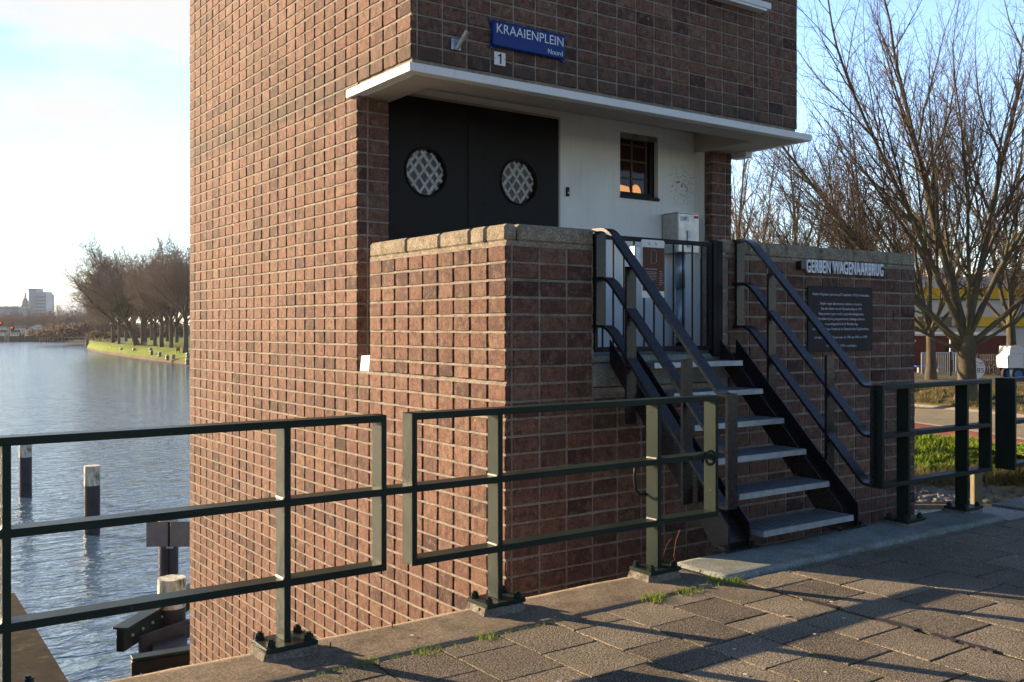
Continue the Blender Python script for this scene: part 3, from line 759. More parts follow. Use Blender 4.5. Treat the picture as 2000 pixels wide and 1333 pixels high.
# --- porch window
w = MB(); F = .045; y0 = 8.262; y1 = 8.310
w.box(WX0 + .001, WX0 + F, y0, y1, WZ0, WZ1); w.box(WX1 - F - .03, WX1 - .001, y0, y1, WZ0, WZ1); w.box(WX0 + F, WX1 - F - .03, y0, y1, WZ1 - F, WZ1); w.box(WX0 + F, WX1 - F - .03, y0, y1, WZ0, WZ0 + F * 1.2)
w.box(WX0 - .004, WX1 + .004, 8.17, 8.1995, WZ0 - .032, WZ0 - .001, bev=.004); w.box(WX0 + .001, WX1 - .001, 8.20, y0 - .001, WZ0 + .001, WZ0 + .012)
wf = tb(w, 'window', M['gate_paint'])
w = MB(); w.box(WX0 + F, WX1 - F - .03, y0 + .042, y0 + .047, WZ0 + F, WZ1 - F); tb(w, 'pane', m_glass('window_pane', (.035, .008, .006), .05), wf)
w = MB(); xm = (WX0 + WX1) / 2 - .03
w.box(xm - .012, xm + .012, y0 + .032, y0 + .0395, WZ0 + F, WZ1 - F); w.box(WX1 - .115, WX1 - .085, y0 + .032, y0 + .0395, WZ0 + F, WZ1 - F)
for z in (3.22, 3.42, 3.60): w.box(WX0 + F, WX1 - F - .03, y0 + .0325, y0 + .039, z - .010, z + .010)
tb(w, 'muntin', simple('brown_muntin', (.10, .075, .065), .6), wf)
w = MB(); n = 16
w.prism([(xm + .07 + .08 * math.cos(math.pi * q / n), 3.055 + .10 * math.sin(math.pi * q / n)) for q in range(n + 1)], y0 + .0395, y0 + .0415, 'y')
w.prism([(WX0 + F + .002, 3.055), (xm - .02, 3.055), (xm - .04, 3.12), (WX0 + F + .002, 3.14)], y0 + .0395, y0 + .0412, 'y')
tb(w, 'lamp_shade', M['lamp_glow'], wf)
# --- upper front window
w = MB(); x0, x1, z0, z1 = winx
w.box(x0, x0 + .07, YT + .005, YT + .013, z0, z1); w.box(x1 - .07, x1, YT + .005, YT + .0138, z0, z1); w.box(x0 + .07, x1 - .07, YT + .005, YT + .0138, z0, z0 + .07)
w.box(x0 + .07, x1 - .07, YT + .005, YT + .0138, z1 - .07, z1); w.box(x1 - .42, x1 - .38, YT + .005, YT + .0138, z0 + .07, z1 - .07)
w.box(x0 - .08, x1 + .08, YT - .11, YT + .004, z0 - .07, z0 - .002, bev=.006); w.box(x0 - .05, x1 + .02, YT - .10, YT, z0 - .095, z0 - .0715)
uw = tb(w, 'window', M['white_paint'], label='upper window with a white sill')
w = MB(); w.box(x0 + .07, x1 - .07, YT + .0085, YT + .0136, z0 + .07, z1 - .07); tb(w, 'pane', M['glass'], uw)
# --- roof
w = MB(); w.box(XL - .3, XT + .3, YT - .3, YB + .3, TOPZ, TOPZ + .22, bev=.01); tb(w, 'roof', M['white_paint'])
# --- pale drain spout at the foot of the slit
w = MB(); w.prism([(SL0 + .03, SLZ + .002), (YP - .03, SLZ + .002), (YP - .06, SLZ + .135), (SL0 + .01, SLZ + .145)], XL + .012, XL + .20, 'x'); tb(w, 'drain_spout', M['white_paint'])

# things hung on the tower
sg = thing('street_sign', 'blue enamel street name sign with white lettering above the canopy', 'sign', (5.12, YT, 4.05))
w = MB(); sx0, sx1, sz0, sz1 = -.395, .405, -.112, .112
def rrect(x0, x1, z0, z1, r, n=6):
    out = []
    for cx, cz, a0 in ((x1 - r, z0 + r, -90), (x1 - r, z1 - r, 0), (x0 + r, z1 - r, 90), (x0 + r, z0 + r, 180)):
        for k in range(n + 1): a = R(a0 + 90 * k / n); out.append((cx + r * math.cos(a), cz + r * math.sin(a)))
    return out
a = rrect(sx0, sx1, sz0, sz1, .03); b = rrect(sx0 + .012, sx1 - .012, sz0 + .012, sz1 - .012, .026); n = len(a)
w.v += [(p[0], -.012, p[1]) for p in a] + [(p[0], -.034, p[1]) for p in a] + [(p[0], -.044, p[1]) for p in b]
for r_ in (0, 1):
    for i in range(n): j = (i + 1) % n; w.face((r_ * n + i, r_ * n + j, (r_ + 1) * n + j, (r_ + 1) * n + i))
w.face([2 * n + i for i in range(n)])
for sx in (sx0, sx1):
    for sz in (sz0, sz1):
        ex = -1 if sx < 0 else 1; ez = -1 if sz < 0 else 1
        w.prism([(sx + .012 * ex, sz + .024 * ez), (sx - .04 * ex, sz - .0 * ez), (sx, sz - .06 * ez), (sx + .022 * ex, sz + .006 * ez)], -.016, -.012, 'y')
w.build('panel', M['blue_enamel'], sg)
lettering('lettering', 'KRAAIENPLEIN', .118, M['white_letter'], sg, on_front(-.365, -.0455, .005), .002, bold=-.0008, width=.735)
lettering('lettering', 'Noord', .066, M['white_letter'], sg, on_front(.20, -.0455, -.085), .002, bold=-.0004, width=.165)
for sx in (sx0 - .002, sx1 + .002):
    for sz in (sz0 - .012, sz1 + .012): w = MB(); w.sphere((sx, -.017, sz), .005, 8); w.build('screw', M['galv'], sg)
nb = thing('house_number', 'small white enamel plate with the number 1 under the street sign', 'sign', (4.82, YT, 3.843))
w = MB(); w.box(-.06, .06, -.014, -.004, -.058, .058, bev=.004); w.build('plate', M['white_paint'], nb)
w = MB(); w.prism([(-.002, -.044), (.012, -.044), (.012, .044), (.002, .044), (-.008, .034), (-.022, .028), (-.022, .018), (-.002, .022)], -.0175, -.0145, 'y'); w.build('numeral', M['black_letter'], nb)
for x in (-.048, .048): w = MB(); w.sphere((x, -.0145, 0), .004, 6); w.build('screw', M['black_letter'], nb)
fh = thing('flag_holder', 'tilted steel flagpole socket on a square plate beside the street sign', 'flag holder', (4.37, YT, 3.895))
w = MB(); w.box(-.048, .048, -.012, -.002, -.05, .045, bev=.002); w.build('plate', M['galv'], fh)
w = MB(); p0, p1 = Vector((0, -.012, -.045)), Vector((.045, -.11, .095)); w.tube([p0, p1], .021, 16, cap=False); w.tube([p0 + (p1 - p0) * .3, p1], .0165, 16); w.build('socket', M['steel'], fh, smooth=True)
db = thing('doorbell', 'small black doorbell on the white wall right of the black doors', 'doorbell', (6.585, 8.2, 2.97))
w = MB(); w.box(-.02, .02, -.022, -.001, -.05, .05, bev=.004); w.build('case', M['black_letter'], db); w = MB(); w.cyl(0, 0, 0, .004, .009, 12); o = w.build('button', M['white_letter'], db); o.data.transform(Matrix.Translation((0, -.022, -.012)) @ Matrix.Rotation(R(90), 4, 'X'))
# name lettering on the landing wall
nl = thing('bridge_name_sign', 'white capital letters of the bridge name on the brick landing wall', 'sign', (7.20, YF, 2.02))
w = MB(); w.box(-.02, 1.21, -.022, -.004, .0, .075, bev=.002); w.build('backing_bar', M['gate_paint'], nl)
lettering('lettering', 'GERBEN WAGENAARBRUG', .165, M['white_letter'], nl, on_front(.02, -.036, -.022), .018, bold=.0022, spacing=1.1, width=1.165)
w = MB(); w.box(-.075, -.021, -.06, -.004, .0, .075, bev=.004); w.cyl(0, 0, 0, .002, .012, 10); w.build('bracket', M['black_paint'], nl)
pq = thing('memorial_plaque', 'dark metal plaque with lines of small pale text below the bridge name', 'plaque', (7.77, YF, 1.58))
w = MB(); w.box(-.49, .49, -.014, -.003, -.30, .30, bev=.003); w.build('plate', M['plaque'], pq)
lines = [(.215, .86, 'Gerben Wagenaar, geboren op 27 september 1912 te Amsterdam,'), (.130, .64, 'Strijder tegen discriminatie, racisme en fascisme.'), (.083, .61, 'Een der leiders van de Februaristaking in 1941'),
         (.036, .68, "Eiste protest tegen razzia's op Joodse landgenoten."), (-.011, .71, 'Betrokken bij het gewapend verzet, sabotage-acties en'), (-.058, .50, 'verspreidingswerk in de 2e Wereldoorlog,'),
         (-.105, .86, 'Lid bij de Raad van Verzet en de Binnenlandse Strijdkrachten.'), (-.182, .80, 'Lid van de Tweede Kamer voor de CPN van 1946 tot 1959.'), (-.262, .46, '31 augustus 1993 overleden.')]
for z, wd, tx in lines: lettering('lettering', tx, .034, M['grey_letter'], pq, on_front(-wd / 2, -.0155, z), .002, width=wd)
for sx in (-.465, 0, .465):
    for sz in (-.28, .28): w = MB(); w.sphere((sx, -.015, sz), .006, 6); w.build('screw', M['gate_paint'], pq)
for x, side in ((6.72, 'by the right handrail'), (8.60, 'right of the dark plaque')):
    w = MB(); w.tube([(0, -.012, -.06), (0, -.016, .0), (.075, -.016, .005), (.085, -.016, .05)], .004, 5)
    o = w.build('wall_hook', M['gate_paint']); o.location = (x, YF, 1.63); tag(o, 'thin bent wire hook in the brick wall ' + side, 'hook', 'wire hooks in the landing wall')
# steel cabinet, pipe
cb = thing('electric_cabinet', 'stainless steel cabinet on a pipe in the porch corner, lettered LBP', 'cabinet', (8.165, 8.06, 2.60))
w = MB(); w.box(-.17, .17, -.13, .12, -.235, .215, bev=.004); w.box(-.18, .18, -.14, .12, .216, .224); w.build('case', M['steel'], cb)
w = MB(); w.box(-.165, .165, -.136, -.131, -.23, .21, bev=.002); dr = w.build('door', M['steel'], cb)
w = MB(); w.box(-.03, .03, -.150, -.137, -.17, .02, bev=.006); w.build('handle', M['galv'], dr)
w = MB(); w.box(-.14, .01, -.139, -.1365, .125, .185); w.build('label_plate', M['white_paint'], dr)
w = MB(); w.box(.085, .155, -.139, -.1365, .165, .195); w.build('sticker', simple('red_sticker', (.5, .02, .03), .5), dr)
lettering('lettering', 'LBP', .055, M['black_letter'], dr, on_front(-.115, -.1397, .135), .001)
pp = thing('service_pipe', 'grey galvanised pipe rising from the landing floor to the steel cabinet', 'pipe', (8.16, 8.06, 1.22))
w = MB(); w.cyl(0, 0, 0, .74, .048, 18); w.cyl(.03, -.02, .0, .8, .022, 12); w.build('tube', M['galv'], pp, smooth=True); w = MB(); w.cyl(0, 0, .74, 1.14, .060, 18); w.build('sleeve', M['galv'], pp, smooth=True)
w = MB(); w.box(-.13, .06, -.09, -.05, .04, .10, bev=.003); w.build('clamp', M['gate_paint'], pp)

# ================================================================== GATE at the stair head
gt = thing('metal_gate', 'black barred gate closing the landing at the head of the stairs', 'gate', (OX0, 5.62, 1.28))
w = MB(); GW = 1.30; GH = .93
w.box(.02, GW, -.016, .016, GH - .035, GH, bev=.003); w.box(.02, GW, -.016, .016, .03, .07, bev=.003); w.box(GW - .035, GW - .001, -.015, .015, .0705, GH - .0355); w.box(.021, .05, -.015, .015, .0705, GH - .0355)
w.build('gate_frame', M['gate_paint'], gt)
for k in range(11):
    x = .11 + k * .108; w = MB(); w.tube([(x, 0, .071), (x, 0, GH - .036)], .0075, 8); w.build('bar', M['gate_paint'], gt)
w = MB(); w.box(GW + .004, GW + .055, -.03, .03, -.02, GH + .02, bev=.004); w.build('hinge_stile', M['gate_paint'], gt); w = MB(); w.box(GW + .06, GW + .122, -.025, .04, -.02, GH + .015, bev=.004); w.build('gate_post', M['gate_paint'], gt)
for z in (.16, .52, .84): w = MB(); w.sphere((GW + .135, -.02, z), .014, 8); w.tube([(GW + .115, -.02, z), (GW + .13, -.02, z)], .010, 6); w.build('hinge_bolt', M['steel'], gt)
w = MB(); w.box(.41, .47, -.04, .03, .62, .86, bev=.008); w.build('lock', M['galv'], gt)
ib = thing('information_board', 'white board with a brown printed panel hung on the landing gate', 'sign', (5.36, 5.595, 1.96)); ib.scale = (.83, 1, .80)
w = MB(); w.prism(rrect(-.15, .15, -.285, .29, .02), -.006, .0, 'y'); w.build('board', M['white_paint'], ib)
w = MB(); w.box(-.135, .145, -.0085, -.0065, -.215, .215); pn = w.build('printed_panel', M['brown_panel'], ib)
for z, tx, s, x, wd in ((-.005, 'GERBEN WAGENAARBRUG', .016, -.11, .16), (-.03, 'aan het kanaal verbindt deze brug', .010, -.11, .15), (-.045, 'de beide oevers van het noorden', .010, -.11, .15), (-.06, 'sinds de jaren dertig en is', .010, -.11, .15), (-.075, 'ontworpen in de stijl van', .010, -.11, .15), (-.09, 'de Amsterdamse School met', .010, -.11, .15), (-.105, 'gemetselde brugwachters', .010, -.11, .15), (-.12, 'huizen en trappen', .010, -.11, .10)):
    lettering('lettering', tx, s, M['grey_letter'], pn, on_front(x, -.0092, z), .0008, width=wd)
w = MB(); bx = [(-.03, .05), (.04, .07), (.04, .17), (.005, .2), (-.03, .18)]
for (a, b) in zip(bx, bx[1:] + bx[:1]): w.tube([(a[0], -.0095, a[1]), (b[0], -.0095, b[1])], .0012, 4)
for q in range(5): w.tube([(.03 + .008 * q, -.0095, -.20 + .012 * math.sin(q * 2)), (.04 + .008 * q, -.0095, -.19 + .012 * math.cos(q * 3))], .0012, 4)
for k in range(7): w.box(.08, .08 + .03 + .012 * (k % 3), -.0095, -.0088, -.02 - k * .022, -.016 - k * .022)
w.build('line_drawing', M['grey_letter'], pn)
for x in (-.045, .045): w = MB(); w.cyl(x, 0, 0, .012, .012, 10); o = w.build('bolt', M['steel'], ib); o.data.transform(Matrix.Translation((0, -.006, .255)) @ Matrix.Rotation(R(90), 4, 'X'))

# ================================================================== STAIRS
st = thing('steel_staircase', 'steel stair with six galvanised grating treads climbing to the landing gate', 'staircase', (5.58, 4.3, 0))
SP = Matrix.Translation((-5.58, -4.3, 0))
def sb(mb, name, mat, parent=st, **k): o = mb.build(name, mat, parent, **k); o.data.transform(SP); return o
TY0, TZ0, TG, TR = 4.262, .145, .2068, .2175
slope = TR / TG; sl_ = math.atan(slope); nx_ = Vector((0, -math.sin(sl_), math.cos(sl_)))
for (a, b) in ((4.87, 5.09), (6.08, 6.29)):          # U channels open upwards, flanges both sides
    w = MB(); yb_, yt_ = 4.335, 5.55
    def zl(y, off=0): return (y - 4.40) * slope + .035 + off
    def outline(lo, hi): return [(max(4.37, 4.40 - .02), .03), (4.395 + .0, .03)]
    # side plates: parallelogram with vertical foot
    def plate(x0, x1, depth):
        d = depth / math.cos(sl_)
        yf = 4.37
        pts = [(yf, .030), (yf + .13, .030), (yt_, zl(yt_) - .02), (yt_, zl(yt_) - .02 + d), (yf, zl(yf) - .02 + d + .02)]
        w.prism(pts, x0, x1, 'x')
    plate(a, a + .012, .125); plate(b - .012, b, .125)
    # web
    pts = [(4.40, .032), (4.425, .032), (yt_, zl(yt_) + .02), (yt_, zl(yt_) + .04), (4.385, .07)]
    w.prism(pts, a + .0125, b - .0125, 'x')
    s_ = sb(w, 'stringer', M['black_paint'])
    w = MB(); w.box(a - .05, b + .05, 4.33, 4.45, .022, .032, bev=.002); w.box(a - .045, a - .01, 4.36, 4.42, .0325, .055); w.box(b + .01, b + .045, 4.36, 4.42, .0325, .055); sb(w, 'foot_plate', M['black_paint'], s_)
tread_me = None
for k in range(6):
    y = TY0 + TG * k; z = TZ0 + TR * k
    if k == 0:
        w = MB(); X0, X1, D = -.49, .49, .305
        w.box(X0, X1, 0, .010, -.040, .0); w.box(X0, X1, D - .006, D, -.034, .0); w.box(X0, X0 + .006, .0105, D - .0065, -.04, .0); w.box(X1 - .006, X1, .0105, D - .0065, -.04, .0)
        nb_ = 26
        for i in range(1, nb_):
            x = X0 + (X1 - X0) * i / nb_; w.box(x - .0025, x + .0025, .0105, D - .0065, -.032, -.002, 1); w.box(x - .009, x + .009, .0105, D - .0065, -.0019, .0005)
        for j in range(1, 10):
            yy = .01 + (D - .016) * j / 10; w.box(X0 + .0065, X1 - .0065, yy - .003, yy + .003, -.030, -.0085, 1)
        o = w.build('tread', [M['galv'], M['gate_paint']], st); tread_me = o.data  # lower bars black: shade in the grating gaps is put into their colour
    else:
        o = bpy.data.objects.new('tread', tread_me); col.objects.link(o); o.parent = st
    o.location = (.005, y - 4.3, z)
def flat_path(pts, x0, x1, th, mb):
    """flat bar (wide in X) following a polyline in the YZ plane"""
    pts = [Vector((0, p[0], p[1])) for p in pts]; n = len(mb.v)
    for i, p in enumerate(pts):
        t = (pts[min(i + 1, len(pts) - 1)] - pts[max(i - 1, 0)]).normalized(); nn = Vector((0, -t.z, t.y))
        for (x, s) in ((x0, 0), (x1, 0), (x1, -1), (x0, -1)): q = p + nn * th * s; mb.v.append((x, q.y, q.z))
    for i in range(len(pts) - 1):
        for k in range(4):
            j = (k + 1) % 4; mb.face((n + i * 4 + k, n + i * 4 + j, n + (i + 1) * 4 + j, n + (i + 1) * 4 + k))
    mb.face([n, n + 3, n + 2, n + 1]); e = n + (len(pts) - 1) * 4; mb.face([e, e + 1, e + 2, e + 3])
def bezier(p0, p1, p2, n=5): return [((1 - t) ** 2 * p0[0] + 2 * t * (1 - t) * p1[0] + t * t * p2[0], (1 - t) ** 2 * p0[1] + 2 * t * (1 - t) * p1[1] + t * t * p2[1]) for t in [i / n for i in range(n + 1)]]
for (x0, x1, lab) in ((4.74, 4.835, None), (6.295, 6.39, None)):
    offs = (0, -.365, -.725); hr = None
    for oi, dz in enumerate(offs):
        zb, zt = 1.072 + dz, 2.243 + dz
        path = [(4.262, zb)] + bezier((4.31, zb), (4.345, zb), (4.39, zb + .058)) + bezier((5.37, zt - .075), (5.435, zt - .004), (5.50, zt)) + [(5.60, zt + .002)]
        w = MB(); flat_path(path, x0, x1, .022, w)
        o = sb(w, 'handrail' if oi == 0 else 'mid_rail', M['black_paint'])
    for (y, za, zb_) in ((4.268, .335, 1.050), (4.665, .30, 1.32), (5.226, .80, 1.975), (5.562, 1.50, 2.22)):
        w = MB(); w.box(x0 + .001, x1 - .001, y - .011, y + .011, za, zb_ - (.035 if y > 4.3 and y < 5.5 else .001)); sb(w, 'post', M['black_paint'])

# ================================================================== BRIDGE RAILINGS
RY0, RY1 = 4.205, 4.310
RZ = (1.072, .712, .345); RT = .034
bolt_me = None
def base_plate(par, x, lx, pal):
    global bolt_me
    rr = random.Random(int(x * 100)); w = MB()
    # crumbled mortar pad
    pad = MB(); n = len(pad.v); K = 20
    for lv, (s, z) in enumerate(((1.12, .0), (1.0, .036), (.96, .040))):
        for k in range(K):
            a = 2 * math.pi * k / K; c, s_ = math.cos(a), math.sin(a); q = max(abs(c), abs(s_)); jx = rr.uniform(-.008, .008) if lv == 0 else rr.uniform(-.003, .003)
            pad.v.append((x + c / q * .122 * s + jx, 4.256 + s_ / q * .115 * s * (1 if s_ < 0 else .95) + jx, z + (0 if lv < 1 else 0)))
    for lv in (0, 1):
        for k in range(K): j = (k + 1) % K; pad.face((lv * K + k, lv * K + j, (lv + 1) * K + j, (lv + 1) * K + k))
    pad.face([2 * K + k for k in range(K)])
    w.box(x - .125, x + .125, 4.256 - .108, 4.256 + .085, .040, .062, bev=.004)
    pl = w.build('base_plate', M['green_paint'], par)
    pad.build('mortar_pad', M['pad'], par)
    for dx in (-.092, .092):
        for dy in (-.075, .058):
            if bolt_me is None:
                b = MB(); b.tube([(0, 0, 0), (0, 0, .024)], .021, 6); b.tube([(0, 0, .0241), (0, 0, .034)], .012, 10); b.tube([(0, 0, -.002), (0, 0, .003)], .026, 14)
                o = b.build('bolt', M['green_paint'], pl); bolt_me = o.data
            else:
                o = bpy.data.objects.new('bolt', bolt_me); col.objects.link(o); o.parent = pl
            o.location = (x + dx, 4.256 + dy, .062); o.rotation_euler = (0, 0, rr.uniform(0, 1))
def vbar(par, x0, x1, z0, z1, name): w = MB(); w.box(x0, x1, RY0 + .001, RY1 - .001, z0, z1, bev=.003); return w.build(name, M['green_paint'], par)
def hbar(par, x0, x1, z): w = MB(); w.box(x0, x1, RY0, RY1, z - RT, z, bev=.004); return w.build('rail', M['green_paint'], par)
def weld(par, x, side):
    for z in RZ[1:]:
        w = MB(); w.tube([(x, RY0 + .01, z + .002), (x, RY1 - .01, z + .002)], .0055, 6); w.build('weld', M['steel'], par)
ra = thing('bridge_railing', 'long dark green steel bridge railing in front of the brick wall, left of the stairs', 'railing', (0, 0, 0), 0, 'steel bridge railings')
hbar(ra, -.62, 2.25, RZ[0]); hbar(ra, 2.394, 4.60, RZ[0])
hbar(ra, -1.2, 4.60, RZ[1])
hbar(ra, -.62, 2.25, RZ[2]); hbar(ra, 2.394, 4.60, RZ[2])
for x in (.588, 1.740, 2.928, 4.089):
    vbar(ra, x - .0155, x + .0155, .061, RZ[0] - RT + .003, 'post'); base_plate(ra, x, .25, 0); weld(ra, x - .017, -1)
vbar(ra, 2.222, 2.2505, RZ[2] - RT, RZ[0], 'end_bar'); vbar(ra, 2.393, 2.422, RZ[2] - RT, RZ[0], 'end_bar'); vbar(ra, 4.574, 4.6005, RZ[2] - RT, RZ[0], 'end_bar'); vbar(ra, -.62, -.59, RZ[2] - RT, RZ[0], 'end_bar')
w = MB(); w.tube([(4.50 + .042 * math.cos(a * .32) , 4.19 - .01, .69 + .042 * math.sin(a * .32)) for a in range(20)], .009, 8); w.tube([(4.36, 4.20, .70), (4.47, 4.19, .72)], .010, 8); w.sphere((4.36, 4.197, .70), .014, 8); w.sphere((4.48, 4.19, .72), .014, 8)
w.build('ring_bolt', M['green_paint'], ra, smooth=True)
w = MB(); w.tube([(3.98, 4.30, .68), (3.985, 4.315, .60), (4.0, 4.32, .52), (4.03, 4.32, .49), (4.075, 4.31, .49)], .009, 8); w.build('hook', M['green_paint'], ra, smooth=True)
rb = thing('bridge_railing', 'short dark railing panel between the stair foot and the canal, right of the stairs', 'railing', (0, 0, 0), 0, 'steel bridge railings')
for z in RZ: hbar(rb, 6.345, 7.875, z)
for x in (6.690, 7.505): vbar(rb, x - .0155, x + .0155, .061, RZ[0] - RT + .003, 'post'); base_plate(rb, x, .25, 1)
vbar(rb, 6.344, 6.372, RZ[2] - RT, RZ[0], 'end_bar'); vbar(rb, 7.847, 7.876, RZ[2] - RT, RZ[0], 'end_bar')
rc = thing('bridge_railing', 'dark railing cut off by the right edge of the photo, beyond the expansion joint', 'railing', (0, 0, 0), 0, 'steel bridge railings')
w = MB(); w.box(8.15, 8.18, 4.16, 4.33, .30, 1.072, bev=.003); w.build('end_bar', M['green_paint'], rc)
for z in RZ: hbar(rc, 8.181, 12, z)
vbar(rc, 9.2, 9.23, .0, 1.03, 'post')
# little steel pins sticking out of the concrete edge
for i, (x, y) in enumerate(((1.93, 4.16), (2.32, 4.28), (2.80, 4.22))):
    w = MB(); w.tube([(0, 0, -.01), (.001, .001, .028)], .003, 6); o = w.build('steel_pin', M['gate_paint']); o.location = (x, y, .006)
    tag(o, ('rusty pin stub in the concrete edge nearest the left base plate', 'rusty pin stub at the outer rim of the concrete edge', 'rusty pin stub in the concrete edge below the right base plate')[i], 'pin', 'pin stubs in the concrete edge')
w = MB(); w.tube([(0, 0, 0), (-.03, .01, .09), (-.02, .0, .19), (.015, 0, .25)], .0022, 5); w.tube([(-.10, .03, .10), (-.07, .03, .16), (-.04, .02, .20)], .0018, 5)
o = w.build('dry_stalk', simple('dry_stalk', (.20, .075, .035), .8)); o.location = (4.31, 4.27, .0); tag(o, 'thin reddish dry stalk growing beside the railing foot', 'plant')
# bottle cap and bird droppings are part of the pavement; one flat shell
w = MB(); w.cyl(0, 0, 0, .004, .016, 12); o = w.build('bottle_cap', simple('pale_cap', (.35, .27, .22), .6)); o.location = (4.075, 3.262, .003); tag(o, 'small flat pale bottle cap lying on the paving tiles', 'cap')

# ================================================================== CANAL FURNITURE
def pile(u, t, rad, ztop, zmark, label, extra=None, grp='steel mooring piles in the canal'):
    p = thing('mooring_pile', label, 'pile', spot(u, t, WZ), 0, grp); k = 28
    w = MB(); w.cyl(0, 0, -1, zmark, rad, k); w.build('shaft', M['pile_dark'], p, smooth=False)
    w = MB(); w.cyl(0, 0, zmark + .001, ztop, rad + .003, k); w.build('painted_top', M['pile_white'], p)
    return p
pile(50, 33.8, .205, 1.90, 1.38, 'dark round pile with mossy white top, leftmost in the canal')
pile(180, 27.7, .215, 1.95, 1.39, 'dark round pile with mossy white top standing free in mid canal')
p = pile(329, 20.5, .20, 2.02, 1.72, 'dark round pile carrying two grey sign panels by the tower')
# two blank-backed sign panels on the rear pile
sp = thing('canal_sign', 'pair of grey backed sign panels bolted to a canal pile', 'sign', spot(329, 20.2, WZ + 1.60), FACE)
for x in (-.235, .30):
    w = MB(); w.box(x - .225 if x < 0 else x - .25, x + .24, -.02, .0, -.27, .25, bev=.004); w.build('panel', simple('panel_grey', (.16, .15, .15), .6) if x < 0 else bpy.data.materials['panel_grey'], sp)
w = MB(); w.box(.008, .045, -.05, -.021, -1.5, .28); w.build('upright', M['gate_paint'], sp); w = MB(); w.box(-.03, .12, -.06, -.0505, .25, .29); w.build('clamp', M['galv'], sp); w = MB(); w.box(-.03, .12, -.06, -.0505, -.30, -.26); w.build('clamp', M['galv'], sp)
p = pile(335.5, 16.4, .225, 1.66, 1.17, 'thick pile with a rusty white top rising from the fender frame')
w = MB(); w.cyl(0, 0, .42, .92, .25, 28); w.cyl(0, 0, .05, .42, .235, 28); w.box(-.10, .02, -.30, -.24, .5, .72); w.box(.05, .12, -.30, -.22, .48, .75); w.build('collar', M['pile_dark'], p, smooth=False)
# timber-faced fender beams
fd = thing('fender_beam', 'steel fender beams bolted round the thick pile beside the brick tower', 'fender', (0, 0, 0))
def beam(a, b, h, th, mat, name, par):
    a, b = Vector(a), Vector(b); d = b - a; L = d.length; ang = math.atan2(d.y, d.x); pitch = math.asin(d.z / L)
    Mx = Matrix.Translation(a) @ Matrix.Rotation(ang, 4, 'Z') @ Matrix.Rotation(-pitch, 4, 'Y'); w = MB(); w.box(0, L, -th / 2, th / 2, -h / 2, h / 2, bev=.01, M=Mx)
    return w.build(name, mat, par), Mx, L
b0 = spot(234, 15.0, -3.36); b1 = spot(410, 18.2, -3.36)
o, Mx, L = beam(b0, b1, .34, .13, M['green_paint'], 'beam', fd)
w = MB()
for k in range(14): q = Mx @ Vector((.25 + k * .32, -.075, .02)); w.sphere(q, .028, 8)
w.build('bolt_row', M['galv'], fd)
o, Mx, L = beam(b0 + Vector((0, 0, .19)), b1 + Vector((0, 0, .19)), .03, .26, M['green_paint'], 'flange', fd)
o, Mx, L = beam(spot(272, 15.2, -3.50), spot(420, 16.6, -3.50), .30, .06, M['pile_dark'], 'beam', fd)
o, Mx, L = beam(spot(256, 13.9, -3.42), spot(450, 14.6, -3.42), .26, .14, M['rubber'], 'beam', fd)
w = MB()
for k in range(9): q = Mx @ Vector((.12 + k * .17, -.08, -.05)); w.sphere(q, .018, 8)
w.build('bolt_row', M['galv'], fd)
o, Mx, L = beam(spot(256, 13.9, -3.25), spot(450, 14.6, -3.25), .04, .22, M['green_paint'], 'flange', fd)
o, Mx, L = beam(spot(300, 15.4, -3.60), spot(420, 15.4, -3.60), .10, .10, M['pile_dark'], 'beam', fd)
o, Mx, L = beam(spot(330, 16.0, -3.62), spot(332, 14.0, -3.52), .14, .5, M['pile_dark'], 'bracket', fd)
# lower abutment kerb at the left below the bridge
w = MB(); pts = [(-3.0, 9.2), (-3.2, 3.0), (2.95, 3.0), (3.05, 8.4), (2.9, 12.2), (1.9, 12.4), (1.5, 9.0)]
a1 = spot(135, 10.9, 0); a0 = spot(28, 14.6, 0); dirv = (a0 - a1).normalized(); sv = Vector((-dirv.y, dirv.x, 0))
P = [a1 - dirv * 9, a0, a0 + sv * 1.1, a1 - dirv * 9 + sv * 1.1]
w.prism([(p.x, p.y) for p in P][::-1], -5.2, -2.50, 'z'); o = w.build('abutment_wall', m_concrete('old_abutment_concrete', (.018, .014, .011), (.050, .040, .030), .12, 3.0, (.014, .011, .008))); tag(o, 'low brown concrete abutment wall below the railing at the lower left', 'wall')

